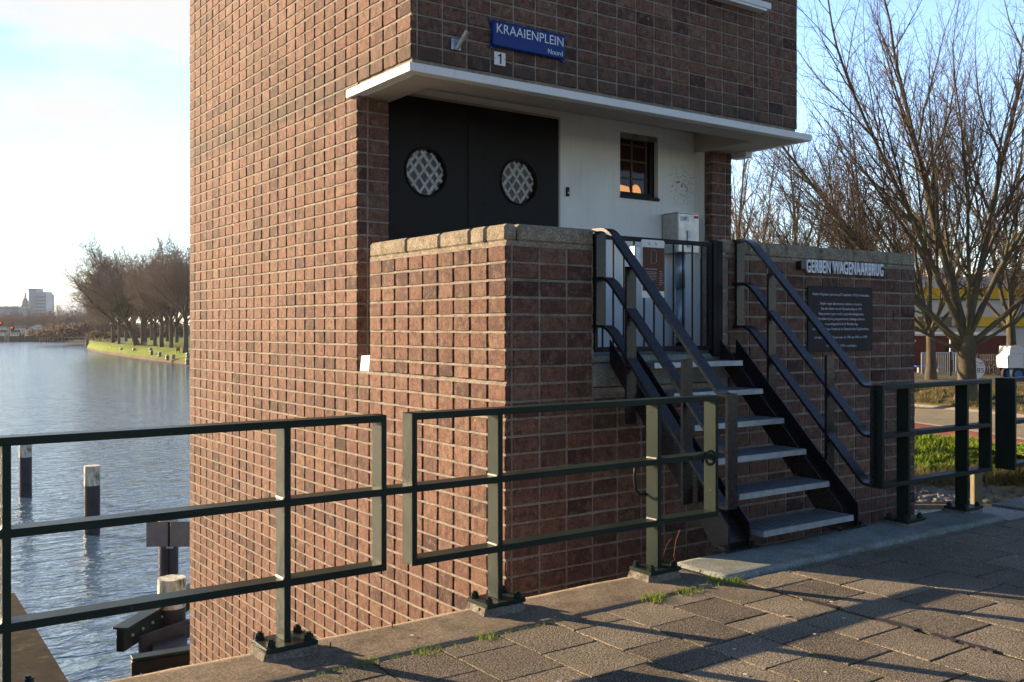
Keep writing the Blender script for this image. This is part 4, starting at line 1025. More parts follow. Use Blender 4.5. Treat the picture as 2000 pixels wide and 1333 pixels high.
# ================================================================== TREES
def grow(rr, mb_t, mb_c, p, d, L, r, lvl, P):
    n = P['segs'][lvl]; pts = [p.copy()]; rad = [r]; dirs = [d.copy()]; end_r = r * P['taper']
    for i in range(n):
        wob = P['wob'] * (1 + .4 * lvl)
        d = (d + Vector((rr.gauss(0, wob), rr.gauss(0, wob), rr.gauss(0, wob * .7) + P['up'][lvl]))).normalized()
        p = p + d * (L / n); pts.append(p.copy()); rad.append(r + (end_r - r) * (i + 1) / n); dirs.append(d.copy())
    thick = r > P['thick']; sides = 9 if r > .15 else (6 if r > .06 else (4 if r > .025 else 3))
    (mb_t if thick else mb_c).tube(pts, rad, sides, cap=False)
    if lvl + 1 >= len(P['kids']) + 1 or lvl >= len(P['kids']): return
    k = P['kids'][lvl]; k = k if isinstance(k, int) else rr.randint(*k)
    for i in range(k):
        f = P['start'][lvl] + (1 - P['start'][lvl]) * (i + rr.uniform(.2, .8)) / k; f = min(f, .999); q = f * n; a = int(q); fr_ = q - a
        pos = pts[a].lerp(pts[a + 1], fr_); dd = dirs[a + 1]; rr0 = rad[a] + (rad[a + 1] - rad[a]) * fr_
        ang = R(rr.uniform(*P['ang'][lvl])); az = (i * 2.399 + rr.uniform(-.6, .6)); o1 = dd.orthogonal().normalized(); o2 = dd.cross(o1)
        nd = (dd * math.cos(ang) + (o1 * math.cos(az) + o2 * math.sin(az)) * math.sin(ang)).normalized()
        cl_ = L * P['len'][lvl] * rr.uniform(.7, 1.15) * (1.15 - .45 * f)
        grow(rr, mb_t, mb_c, pos, nd, cl_, max(rr0 * rr.uniform(.5, .7), P['rmin']), lvl + 1, P)
    # leader keeps going
    if lvl < len(P['kids']) - 1: grow(rr, mb_t, mb_c, pts[-1], dirs[-1], L * .62, max(end_r, P['rmin']), lvl + 1, P)

def make_tree(name, label, limbs, trunk, P, seed, mats, group=None, cat='tree'):
    rr = random.Random(seed); tm, cm = MB(), MB()
    tm.tube(trunk[0], trunk[1], 14, cap=False)
    for (h, az, el, L, r) in limbs:
        # start inside the trunk at height fraction h
        k = h * (len(trunk[0]) - 1); a = min(int(k), len(trunk[0]) - 2); base = Vector(trunk[0][a]).lerp(Vector(trunk[0][a + 1]), k - a)
        d = Vector((math.cos(R(az)) * math.cos(R(el)), math.sin(R(az)) * math.cos(R(el)), math.sin(R(el))))
        grow(rr, tm, cm, base, d, L, r, 0, P)
    t = thing(name, label, cat, (0, 0, 0), 0, group)
    tm.build('trunk', mats[0], t, smooth=True); cm.build('crown', mats[1], t)
    return t
# in a tree's own frame, +x points to the right of the photograph (the Empty is turned by FACE)
PH = dict(segs=[9, 7, 5, 4, 3, 2], kids=[10, 9, 6, 4], start=[.26, .14, .12, .1, .1], ang=[(14, 34), (18, 40), (24, 48), (28, 55), (30, 60)], len=[.50, .48, .46, .48, .5], wob=.045,
          up=[.012, .03, .035, .03, .02, .02], taper=.42, thick=.03, rmin=.0065)
limbs = [(.72, 178, 44, 11.5, .17), (.88, 184, 60, 12.0, .17), (.98, 150, 80, 12.5, .21), (.97, 20, 78, 12.5, .19), (.92, 356, 60, 11.5, .17), (.78, 2, 44, 10.5, .15), (.66, 186, 28, 9.0, .10), (.74, 350, 32, 8.5, .10), (.95, 80, 64, 10.0, .13), (.9, 262, 62, 9.5, .12), (.83, 192, 36, 9.5, .11)]
hero = make_tree('bare_tree', 'large bare tree with a mossy forked trunk behind the short railing', limbs,
                 ([(0, 0, -.5), (0, 0, .25), (.02, 0, 1.0), (.0, .02, 1.9), (.02, 0, 2.5), (.0, 0, 3.1)], [.72, .52, .44, .43, .46, .32]), PH, 41, (M['bark'], M['twig']), 'bare trees on the right bank')
hero.location = spot(1888, 48.5, -1.98); hero.rotation_euler = (0, 0, FACE)
PM = dict(PH, kids=[8, 7, 5, 3], rmin=.009, thick=.045, segs=[6, 5, 4, 3, 2, 2], up=[.03, .04, .04, .03, .02, .02])
limbs2 = [(.8, 170, 50, 6.5, .13), (.95, 200, 70, 7, .14), (.99, 80, 84, 8, .17), (.95, 340, 66, 6.8, .13), (.85, 15, 46, 6, .12), (.9, 270, 50, 5.5, .11), (.9, 90, 50, 5.5, .11)]
mid = make_tree('bare_tree', 'slim bare tree with mossy trunk left of the large forked tree, before the red shed', limbs2,
                ([(0, 0, -.3), (.03, 0, 1), (.0, 0, 2.2), (-.05, 0, 3.3)], [.40, .30, .26, .24]), PM, 7, (M['bark'], M['twig']), 'bare trees on the right bank')
mid.location = spot(1818, 60, -1.75); mid.rotation_euler = (0, 0, FACE)
for (u, t, z, s, rz, lab) in ((1462, 52, -2.2, .92, 1.0, 'bare tree seen just right of the tower pier, over the landing wall'), (1560, 66, -1.8, 1.10, 2.2, 'bare tree behind the coping, below the right tip of the canopy'), (1660, 74, -1.7, 1.25, 4.0, 'bare tree left of the forked tree, above the bridge name letters'),
                           (1975, 66, -1.7, 1.15, 5.1, 'bare tree at the right edge of the photo behind the forked tree'), (1740, 96, -1.6, 1.2, 3.1, 'bare tree far back behind the yellow and white building'), (2060, 90, -1.6, 1.4, .4, 'bare tree whose twigs reach in from beyond the right edge')):
    c = copy_tree(mid); c.location = spot(u, t, z); c.rotation_euler = (0, 0, rz); c.scale = (s, s, s); c['label'] = lab

# trees along the left bank
PL = dict(segs=[5, 4, 4, 3, 2], kids=[8, 6, 5, 5], start=[.2, .15, .1, .1], ang=[(22, 48), (28, 55), (30, 60), (30, 65)], len=[.55, .52, .5, .5], wob=.09, up=[.05, .05, .03, .02, .0], taper=.4, thick=.09, rmin=.026)
def left_tree(seed, tall=1.0, label='', grp=None):
    rr = random.Random(seed); lb = [(.98, 90, 86, 9, .28)]
    for k in range(8): lb.append((rr.uniform(.6, .98), k * 47 + rr.uniform(-15, 15), rr.uniform(35, 68), rr.uniform(6.5, 9), .19))
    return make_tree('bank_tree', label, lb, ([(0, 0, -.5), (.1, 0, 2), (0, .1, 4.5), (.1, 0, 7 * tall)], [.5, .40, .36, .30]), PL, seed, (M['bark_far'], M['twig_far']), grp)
G = 'bare trees along the left bank'
v1 = left_tree(3, 1, 'big bare bank tree with straight trunk, right by the tower edge', G); v1.location = spot(362, 168, -2.5); v1.rotation_euler = (0, 0, FACE)
v2 = left_tree(8, 1.05, 'bare bank tree behind the leaning one, standing to its left', G); v2.location = spot(233, 232, -2.4)
ll = [(.55, 176, 22, 13, .34), (.75, 172, 40, 13, .34), (.9, 160, 58, 12, .3), (.98, 120, 75, 11, .3), (.95, 20, 70, 10, .26), (.9, 340, 50, 8, .22), (.85, 270, 50, 8, .2), (.85, 90, 50, 8, .2), (.7, 190, 52, 11, .26)]
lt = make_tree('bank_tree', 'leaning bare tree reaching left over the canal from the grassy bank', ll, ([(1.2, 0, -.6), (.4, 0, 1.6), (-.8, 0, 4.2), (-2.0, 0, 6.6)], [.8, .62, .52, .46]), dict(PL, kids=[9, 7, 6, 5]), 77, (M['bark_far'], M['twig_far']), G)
lt.location = spot(259, 212, -2.5); lt.rotation_euler = (0, 0, FACE)
spots_l = [(221, 246, 1.0, 'slender bare tree, leftmost upright trunk on the grassy bank'), (246, 262, .95, 'bare tree between the leaning trunk and the left pair'), (278, 214, 1.0, 'bare tree just right of the leaning trunk'),
           (284, 240, 1.0, 'bare tree in the second row right of the leaning trunk'), (303, 205, .85, 'thin bare tree in the middle of the bank'), (316, 196, 1.0, 'bare tree with a dark thick trunk in the middle of the bank'),
           (334, 190, .9, 'thin bare tree behind the small yellow board'), (296, 275, 1.05, 'bare tree far back on the lawn behind the path'), (327, 255, 1.0, 'bare tree beyond the path, behind the middle trunks'), (345, 240, 1.0, 'bare tree beyond the path nearest the tower'),
           (385, 200, 1.0, 'bare bank tree mostly hidden by the tower'), (205, 300, .9, 'bare tree at the far tip of the bank'), (262, 300, 1.0, 'bare tree far behind the leaning one')]
rt = random.Random(12)
for i, (u, t, s, lab) in enumerate(spots_l):
    c = copy_tree((v1, v2)[i % 2]); c.location = spot(u, t, -2.45); c.rotation_euler = (0, 0, rt.uniform(0, 6)); c.scale = (s, s, s * rt.uniform(.94, 1.08)); c['label'] = lab
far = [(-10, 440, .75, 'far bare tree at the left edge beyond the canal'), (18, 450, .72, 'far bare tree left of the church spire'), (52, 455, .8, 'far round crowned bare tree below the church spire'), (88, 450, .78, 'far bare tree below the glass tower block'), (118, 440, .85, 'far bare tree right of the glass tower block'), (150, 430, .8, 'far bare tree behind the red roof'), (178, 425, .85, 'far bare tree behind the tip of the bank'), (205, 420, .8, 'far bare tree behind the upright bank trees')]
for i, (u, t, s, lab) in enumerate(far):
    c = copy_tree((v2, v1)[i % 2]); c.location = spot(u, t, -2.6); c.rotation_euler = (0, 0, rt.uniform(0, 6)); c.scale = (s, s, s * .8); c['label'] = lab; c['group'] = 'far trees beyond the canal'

# shrubs as leaf clumps
def shrub(name, label, u, t, z, wx, wy, h, n, mat, seed, size=.25, cat='shrub', grp=None):
    rr = random.Random(seed); w = MB(); lumps = [(rr.uniform(-.8, .8), rr.uniform(-.6, .6), rr.uniform(.35, 1), rr.uniform(.3, .6)) for _ in range(9)]
    for _ in range(n):
        l = rr.choice(lumps); a, b = rr.uniform(0, 6.283), rr.uniform(-1, 1); q = math.sqrt(1 - b * b); rad = rr.uniform(.6, 1.0) * l[3]
        p = Vector(((l[0] + rad * q * math.cos(a)) * wx / 2, (l[1] + rad * q * math.sin(a)) * wy / 2, max(.02, (l[2] * .7 + rad * b * .6)) * h))
        s = size * rr.uniform(.5, 1.3); d1 = Vector((rr.gauss(0, 1), rr.gauss(0, 1), rr.gauss(0, 1))).normalized(); d2 = d1.orthogonal().normalized()
        w.poly([p - d1 * s, p + d2 * s * .5, p + d1 * s, p - d2 * s * .5], 0, rr.random() * .98 + .01)
    o = w.build(name, mat); o.location = spot(u, t, z); o.rotation_euler = (0, 0, FACE); tag(o, label, cat, grp); return o
shrub('shrub', 'broad brown bramble mound on the far shore left of the bank tip', 143, 398, -4.2, 26, 10, 4.6, 5200, M['shrub'], 1, .5)
shrub('shrub', 'brown bramble mound on the far shore behind the mooring post', 190, 400, -4.2, 20, 10, 4.2, 3800, M['shrub'], 2, .5)
shrub('shrub', 'low green bush on the far shore beside the pale jetty', 84, 404, -4.2, 14, 6, 2.6, 1800, M['ivy'], 3, .4)
shrub('shrub', 'dark green bush behind the bramble mounds on the far shore', 161, 425, -2.6, 12, 8, 5.5, 1800, M['ivy'], 4, .5)
shrub('shrub', 'thin brown thicket beside the upright trees at the bank tip', 208, 268, -3.0, 10, 8, 4.5, 2600, M['shrub'], 6, .22)
shrub('shrub', 'brown thicket in the park behind the leaning tree', 250, 330, -2.4, 60, 12, 7, 4200, M['shrub'], 7, .5)
shrub('shrub', 'brown thicket in the park behind the middle bank trees', 330, 330, -2.4, 60, 12, 7, 4200, M['shrub'], 8, .5)

# ================================================================== FAR LEFT: quay, buildings, lamps
qz = MB(); Q = Matrix.Translation(spot(20, 402, WZ - .2)) @ Matrix.Rotation(FACE, 4, 'Z')
qz.box(-40, 13.6, 0, 6, 0, 2.55, M=Q, bev=.1); o = qz.build('quay_wall', simple('quay_concrete', (.06, .065, .07), .8, var=.3, scale=.3)); tag(o, 'dark concrete quay wall on the far shore at the left edge', 'wall')
def plain(name, cat, label, u, t, z, rz=0): return thing(name, label, cat, spot(u, t, z), FACE + rz)
b = plain('apartment_tower', 'building', 'pale glass tower block rising above the far trees', 79, 900, -2)
w = MB(); w.box(-8.5, -1.5, -5, 8, 0, 38.5); w.box(-2, 8.6, -7, 9, 0, 34.5); w.box(-1.0, 7.2, -6, 8, 34.5, 36.5); w.build('wall', M['tower_glass'], b)
w = MB(); w.box(-9, -1.2, -5.4, 8.2, 38.5, 39.4); w.build('roof', M['teal'], b)
for k in range(10): w = MB(); w.box(-1.4, 8.2, -7.08, -7.01, 3 + k * 3.1, 4.3 + k * 3.1); w.build('window', M['glass'] if k % 1 else simple('far_window_%d' % k, (.16, .22, .26), .3), b)
b = plain('church_spire', 'church tower', 'slender pointed church spire left of the glass tower block', 49.5, 1000, -2)
w = MB(); w.box(-3, 3, -3, 3, 0, 27, bev=.3); w.box(-2.2, 2.2, -2.2, 2.2, 27, 31); w.build('wall', simple('spire_stone', (.22, .25, .28), .8), b); w = MB(); w.tube([(0, 0, 31), (0, 0, 33.5), (0, 0, 34), (0, 0, 36), (0, 0, 41.5)], [2.4, 1.9, .9, 1.1, .08], 8); w.build('roof', simple('spire_copper', (.16, .22, .24), .7), b)
b = plain('office_block', 'building', 'long low grey office block at the left edge behind the far trees', 5, 800, -2)
w = MB(); w.box(-40, 12, 0, 20, 0, 20); w.build('wall', simple('office_grey', (.24, .30, .33), .6), b); w = MB(); w.box(-41, 12.6, -.5, 20.5, 20, 21); w.build('roof', simple('office_roof', (.40, .45, .48), .6), b); w = MB(); w.box(-39, 11, -.12, -.02, 15, 18.5); w.build('window', M['tower_glass'], b)
b = plain('cottage', 'house', 'small house with an orange tiled roof behind the far shrubs', 100, 432, -2.4)
w = MB(); w.box(-3.5, 3.5, 0, 6, 0, 3.2); w.build('wall', M['cream_wall'], b); w = MB(); w.prism([(-4.2, 3.2), (4.2, 3.2), (2.6, 5.8), (-1, 5.8)], -.4, 6.4, 'y'); w.build('roof', M['roof_tile'], b)
for (u, t, wd, h, m, lab) in ((56, 418, 9, 2.4, 'tower_glass', 'pale green container standing on the far quay'), (66, 416, 7, 2.3, 'roof_tile', 'orange container standing on the far quay'), (83, 416, 14, 2.0, 'pile_dark', 'long dark shed standing on the far quay')):
    b = plain('container', 'container', lab, u, t, -1.85)
    w = MB(); w.box(-wd / 2 * .7, wd / 2 * .7, 0, 3, 0, h, bev=.05)
    for k in range(12): x = -wd * .33 + k * wd * .06; w.box(x, x + .12, -.06, -.001, .2, h - .2)
    w.build('body', M[m], b)
for i, (u, t, wd, h, lab) in enumerate(((176, 345, 16, 5.0, 'grey roofed park pavilion seen between far trunks'), (262, 360, 30, 5.4, 'long pale low building behind the park trees'), (305, 350, 22, 4.6, 'pale low building behind the middle park trees'))):
    b = plain('low_building', 'building', lab, u, t, -2.3); w = MB(); w.box(-wd / 2, wd / 2, 0, 8, 0, h - 1.5); w.build('wall', simple('pavilion_wall_%d' % i, (.25, .24, .22), .8), b)
    w = MB(); w.prism([(-.6, h - 1.5), (8.6, h - 1.5), (4, h)], -wd / 2 - .5, wd / 2 + .5, 'x'); w.build('roof', simple('pavilion_roof_%d' % i, (.30, .32, .34), .7), b)
def lamp_post(u, t, z, h, label, arm=1.2, grp='street lamps on the far quay'):
    l = plain('street_lamp', 'street lamp', label, u, t, z); l['group'] = grp
    w = MB(); w.tube([(0, 0, 0), (0, 0, h)], [.16, .09], 8); w.build('pole', M['grey_metal'], l)
    w = MB(); w.box(-arm, 0.1, -.15, .15, h, h + .22, bev=.05); w.build('lamp_head', M['white_paint'], l); return l
for (u, h, lab) in ((14, 12.5, 'street lamp on the far quay, leftmost'), (29, 12.5, 'street lamp on the far quay under the spire'), (34.5, 12.7, 'street lamp on the far quay right of the spire pair'), (18.5, 9, 'shorter street lamp on the far quay'), (100, 10.5, 'street lamp by the cottage on the far shore')):
    lamp_post(u, 412, -1.85, h, lab)
for (u, v, lab) in ((2, 1, 'red traffic signal at the left edge of the far quay'), (24, 0, 'red ship signal standing on the far quay')):
    s = plain('signal_light', 'traffic light', lab, u, 409, -1.85); w = MB(); w.box(-.12, .12, -.12, .12, 0, 2.0 + 2 * v); w.build('pole', M['grey_metal'], s)
    w = MB(); w.box(-.8, .8, -.3, .3, 2.0 + 2 * v, 4.0 + 2 * v, bev=.1); hd = w.build('head', M['rubber'], s); w = MB(); w.sphere((0, -.3, 3.3 + 2 * v), .2, 10); w.build('lens', M['red_light'], hd)
for (u, wd, h, lab) in ((5, 5, 3.4, 'white cabin on the far quay at the left edge'), (30, 5.5, 3.0, 'white cabin on the far quay beside the red signal')):
    s = plain('quay_cabin', 'cabin', lab, u, 414, -1.85); w = MB(); w.box(-wd / 2, wd / 2, 0, 3, 0, h, bev=.05); w.build('wall', M['cream_wall'], s); w = MB(); w.box(-wd / 2 - .2, wd / 2 + .2, -.2, 3.2, h, h + .25); w.build('roof', M['grey_metal'], s); w = MB(); w.box(-wd * .35, wd * .35, -.04, -.005, 1.2, 2.2); w.build('window', M['glass'], s)
for (u, lab) in ((42, 'dark double post in front of the far quay wall'), (13, 'pale post against the far quay wall')):
    s = plain('mooring_post', 'post', lab, u, 399, WZ); w = MB(); w.cyl(-.5, 0, -.5, 3.6, .35, 8); w.cyl(.7, 0, -.5, 3.3, .3, 8); w.box(-.9, 1.1, -.2, .2, 2.4, 2.8); w.build('shaft', M['pile_dark'] if u == 42 else M['kerb'], s)
s = plain('jetty', 'jetty', 'small pale timber jetty on the far shore', 90, 396, WZ)
w = MB(); w.box(-2.8, 2.8, 0, 2, .8, 1.05); w.build('deck', M['kerb'], s); w = MB()
for k in range(6): w.box(-2.8 + k * 1.1, -2.6 + k * 1.1, -.05, .15, -.5, 1.9)
w.build('pile_row', M['kerb'], s)
w = MB(); w.box(-2.8, 2.8, -.08, -.055, 1.5, 1.7); w.build('rail', M['kerb'], s)
s = plain('mooring_post', 'post', 'tall dark mooring post at the tip of the grassy bank', 170.5, 270, WZ); w = MB(); w.cyl(0, 0, -.5, 2.9, .42, 12); w.build('shaft', M['pile_dark'], s); w = MB(); w.cyl(0, 0, 2.9, 3.1, .48, 12); w.build('cap', M['pile_dark'], s)
s = plain('dolphin', 'mooring dolphin', 'small yellowish timber mooring frame near the bank tip', 188, 285, -3.6); w = MB(); w.box(-.9, -.65, 0, .25, 0, 2.6); w.box(.65, .9, 0, .25, 0, 2.4); w.build('post', M['kerb'], s); w = MB(); w.box(-1.1, 1.1, -.08, -.01, 1.2, 1.5); w.build('crossbar', M['kerb'], s)
def board(u, t, z, wd, h, leg, mat, label, pm='white_paint'):
    s = plain('notice_board', 'sign', label, u, t, z); w = MB(); w.box(-wd / 2, wd / 2, -.05, .05, leg, leg + h, bev=.01); w.build('panel', mat, s)
    w = MB(); w.box(-wd / 2 + .05, -wd / 2 + .13, .051, .13, 0, leg + h); w.build('post', M[pm], s); w = MB(); w.box(wd / 2 - .13, wd / 2 - .05, .051, .13, 0, leg + h); w.build('post', M[pm], s); return s
board(239.5, 222, -2.8, .9, 1.3, .7, M['white_paint'], 'white notice board standing on the grassy bank')
board(116, 396, -3.6, 1.7, 1.5, 2.6, M['white_paint'], 'white ship sign on the far shore above the brambles')
board(348, 168, -3.1, .7, .65, .5, simple('ochre_board', (.28, .17, .03), .7), 'ochre board on posts beside the near bank tree', 'gate_paint')
board(283, 205, -2.9, .6, .7, .7, M['grey_metal'], 'grey board on posts beside a trunk on the bank', 'gate_paint')
s = plain('stone_block', 'block', 'pale stone block lying on the bank slope', 339, 163, -3.45); w = MB(); w.box(-.22, .22, -.2, .2, -.4, .42, bev=.06); w.build('block', M['kerb'], s)
for i, (u, t, z, where) in enumerate(((187, 250, -3.3, 'nearest the tip of the bank'), (203, 232, -3.5, 'second from the bank tip at the waterside'), (217.5, 222, -3.4, 'below the upright left trees'), (237, 207, -3.4, 'below the white notice board'), (262, 196, -3.2, 'below the leaning tree'), (294, 187, -2.95, 'upper of the close pair in mid bank'), (296, 178, -3.2, 'lower of the close pair in mid bank'),
                           (312, 172, -3.4, 'below the dark middle trunk'), (327, 163, -3.65, 'close to the water below the thin trees'), (367, 158, -3.1, 'beside the tower edge, higher one'), (366, 150.5, -3.9, 'beside the tower edge, lower one'), (208, 262, -2.9, 'back from the water near the thicket'))):
    w = MB(); w.sphere((0, 0, .24), .33, 14); w.cyl(0, 0, -.4, .02, .3, 10); o = w.build('stone_ball', M['grey_metal'], smooth=True); o.location = spot(u, t, z); tag(o, 'dark round ball on the bank, ' + where, 'ball', 'dark round balls on the left bank')
# a person walking on the park path
def person(u, t, z, label, rz):
    me = bpy.data.meshes.new('person'); J = [(0, 0, .95), (0, 0, 1.2), (0, 0, 1.42), (0, 0, 1.52), (0, -.02, 1.66), (.10, 0, .90), (.11, -.12, .50), (.11, -.10, .06), (.11, -.24, .03), (-.10, 0, .90), (-.11, .12, .50), (-.11, .26, .08), (-.11, .14, .03),
        (.20, 0, 1.40), (.25, .10, 1.12), (.25, .02, .88), (-.20, 0, 1.40), (-.25, -.10, 1.12), (-.25, -.20, .90)]
    Ed = [(0, 1), (1, 2), (2, 3), (3, 4), (0, 5), (5, 6), (6, 7), (7, 8), (0, 9), (9, 10), (10, 11), (11, 12), (2, 13), (13, 14), (14, 15), (2, 16), (16, 17), (17, 18)]
    rad = [.15, .15, .15, .06, .105, .10, .075, .05, .04, .10, .075, .05, .04, .075, .055, .045, .075, .055, .045]
    me.from_pydata(J, Ed, []); o = bpy.data.objects.new('person', me); col.objects.link(o)
    m1 = o.modifiers.new('s', 'SKIN'); o.modifiers.new('sub', 'SUBSURF').levels = 1
    for i, r_ in enumerate(rad): me.skin_vertices[0].data[i].radius = (r_, r_ * .85)
    me.skin_vertices[0].data[0].use_root = True; bpy.context.view_layer.update()
    m2 = bpy.data.meshes.new_from_object(o.evaluated_get(bpy.context.evaluated_depsgraph_get())); bpy.data.objects.remove(o)
    m2.materials.clear(); m2.materials.append(M['dark_cloth']); m2.materials.append(M['skin'])
    for p in m2.polygons:
        p.use_smooth = True; p.material_index = 1 if p.center.z > 1.55 else 0
    p = bpy.data.objects.new('person', m2); col.objects.link(p); p.location = spot(u, t, z); p.rotation_euler = (0, 0, rz); tag(p, label, 'person', 'people in the park'); return p
person(366.5, 196, -2.33, 'person in dark clothes walking on the park path next to the tower edge', 1.2)
person(262.5, 238, -2.33, 'person in dark clothes walking behind the leaning tree', 2.0)

# ================================================================== RIGHT BANK
def scatter(name, mat, rows, n, seed, h0, h1, w_, u0=1750, u1=2100):
    """grass between two profile rows of the right bank"""
    mb = MB(); rr = random.Random(seed)
    for _ in range(n):
        u = rr.uniform(u0, u1); f = rr.random(); (i0, i1) = rows; s = rr.uniform(i0, i1); a = int(s); fr_ = s - a
        t0, s0, z0, _a = prof[a]; t1, s1, z1, _b = prof[a + 1]
        if noise.noise(Vector((u * .03, s * 3, seed))) < -.25: continue
        tt = (t0 + (t1 - t0) * fr_) + (s0 + (s1 - s0) * fr_) * (u - 1790) / 210; p = spot(u, tt, z0 + (z1 - z0) * fr_ - .03)
        h = rr.uniform(h0, h1) * (1 + .8 * noise.noise(Vector((u * .05, s * 4, 1)))); a_ = rr.uniform(0, 6.283); ln = h * rr.uniform(.1, .9); ww = w_ * rr.uniform(.5, 1.5)
        c, s_ = math.cos(a_), math.sin(a_); b_ = rr.uniform(0, 3.14); mb.poly([p + Vector((math.cos(b_) * ww, math.sin(b_) * ww, 0)), p - Vector((math.cos(b_) * ww, math.sin(b_) * ww, 0)), p + Vector((c * ln, s_ * ln, h))], 0, rr.random() * .98 + .01)
    o = mb.build(name, mat); tag(o, kind='stuff'); return o
scatter('bank_grass', M['blade'], (2.3, 4.98), 34000, 5, .10, .30, .05)
scatter('dry_grass', M['dryblade'], (1.9, 2.7), 7000, 9, .12, .5, .02)
scatter('verge_grass', M['dryblade'], (9.1, 10.98), 16000, 6, .06, .26, .035)
scatter('walkway_moss', M['blade'], (7.1, 8.9), 900, 16, .01, .04, .05)
# leafy weeds on the crest of the bank
mb = MB(); rr = random.Random(31)
for _ in range(5200):
    u = rr.uniform(1770, 2050); s = rr.gauss(4.75, .28); s = min(max(s, 3.9), 4.98); a = int(s); f = s - a
    t0, s0, z0, _a = prof[a]; t1, s1, z1, _b = prof[a + 1]; tt = (t0 + (t1 - t0) * f) + (s0 + (s1 - s0) * f) * (u - 1790) / 210
    p = spot(u, tt, z0 + (z1 - z0) * f + rr.uniform(.02, .32) * max(.15, .6 + noise.noise(Vector((u * .06, s, 2))))); d1 = Vector((rr.gauss(0, 1), rr.gauss(0, 1), rr.gauss(0, .6))).normalized(); d2 = d1.orthogonal().normalized(); q = rr.uniform(.03, .07)
    mb.poly([p - d1 * q, p + d2 * q * .8, p + d1 * q, p - d2 * q * .8], 0, rr.random() * .7 + .01)
tag(mb.build('bank_weeds', M['blade']), kind='stuff')
# stones of the revetment
mb = MB(); rr = random.Random(14)
for _ in range(900):
    u = rr.uniform(1600, 2120); t = rr.uniform(32.2, 34.4); z = WZ + .02 + (t - 32.2) * .26; c = spot(u, t, z); s = rr.uniform(.10, .24); n = len(mb.v); K = 7
    ax = rr.uniform(0, 3)
    for lv, (q, zz) in enumerate(((1, -.4), (1.0, .3), (.6, .62))):
        for k in range(K): a = ax + 2 * math.pi * k / K; mb.v.append((c.x + math.cos(a) * s * q * rr.uniform(.8, 1.2) * 1.3, c.y + math.sin(a) * s * q * rr.uniform(.8, 1.2), c.z + zz * s + rr.uniform(-.02, .02)))
    for lv in (0, 1):
        for k in range(K): j = (k + 1) % K; mb.face((n + lv * K + k, n + lv * K + j, n + (lv + 1) * K + j, n + (lv + 1) * K + k))
    mb.face([n + 2 * K + k for k in range(K)])
tag(mb.build('revetment_stones', M['stone']), kind='stuff')
w = MB(); w.box(-9, 9, -.08, .08, -.5, .12, bev=.02); o = w.build('timber_sheeting', M['wood_post']); o.location = spot(1840, 31.6, WZ); o.rotation_euler = (0, 0, FACE - .05); tag(o, 'low mossy timber edging at the waterline of the stone bank', 'edging')
s = thing('timber_post', 'weathered square timber post in the water behind the short railing', 'post', spot(1907, 29, WZ), FACE); w = MB(); w.box(-.13, .13, -.13, .13, -1, 1.55, bev=.02); w.build('shaft', M['wood_post'], s); w = MB(); w.box(-.14, .14, -.14, .14, 1.55, 1.62, bev=.015); w.build('cap', M['pile_white'], s)

# red shed, yellow and white building
b = plain('red_building', 'building', 'low dark red building with a white roof edge beyond the street', 1883, 70, -1.72)
w = MB(); w.box(-5.6, 3.6, 0, 6, 0, 2.62); w.build('wall', M['red_wall'], b); w = MB(); w.box(-5.8, 3.68, -.12, 6, 2.62, 2.80, bev=.01); w.build('roof', M['white_paint'], b)
w = MB(); w.box(-1.35, -.30, -.05, -.005, 0, 1.75); dd = w.build('door', M['gate_paint'], b); w = MB(); w.box(-1.1, -.85, -.07, -.051, .9, 1.5); w.build('window', M['tower_glass'], dd); w = MB(); w.box(-.6, -.35, -.07, -.051, 1.1, 1.45); w.build('window', M['tower_glass'], dd)
w = MB(); w.sphere((-3.6, -.12, 2.25), .09, 8); w.build('wall_lamp', M['white_paint'], b)
b = plain('school_building', 'building', 'white building with two yellow panel bands behind the red shed', 1900, 92, -1.72)
k = 92 / 1891.
def zz(v): return (640 - v) * k + 1.5 + 1.72
w = MB(); w.box(-12, 14, .3, 14, 0, zz(540)); w.box(-3.0, -1.8, 1, 4, zz(540), zz(522)); w.box(2.5, 6, 2, 6, zz(540), zz(523)); w.build('wall', M['cream_wall'], b)
w = MB(); w.box(-12, 14, .12, .299, zz(584), zz(562), bev=.02); w.build('yellow_panel', M['yellow_wall'], b)
w = MB(); w.prism([(-12, zz(638)), (-4.9, zz(638)), (-5.2, zz(619)), (-12, zz(619))], .1, .299, 'y'); w.prism([(.2 - 2.0, zz(638)), (2.4, zz(638)), (2.4, zz(619)), (-1.0, zz(619))], .1, .299, 'y'); w.prism([(2.8, zz(638)), (14, zz(638)), (14, zz(619)), (3.4, zz(619))], .1, .299, 'y'); w.build('yellow_panel', M['yellow_wall'], b)
w = MB(); w.box(-5.1, -1.9, .2, .299, zz(638), zz(619)); w.build('window', M['glass'], b); w = MB(); w.box(2.41, 2.79, .2, .299, zz(638), zz(619)); w.build('window', M['glass'], b)
w = MB(); w.box(-12, 14, .05, .0995, zz(640), zz(638)); w.box(-12, 14, .05, .115, zz(586.5), zz(584.2)); w.build('trim', M['teal'], b)
w = MB(); w.prism([(3.5, zz(690)), (14, zz(690)), (14, zz(672)), (3.9, zz(677))], -.3, .299, 'y'); w.build('yellow_panel', M['yellow_wall'], b)
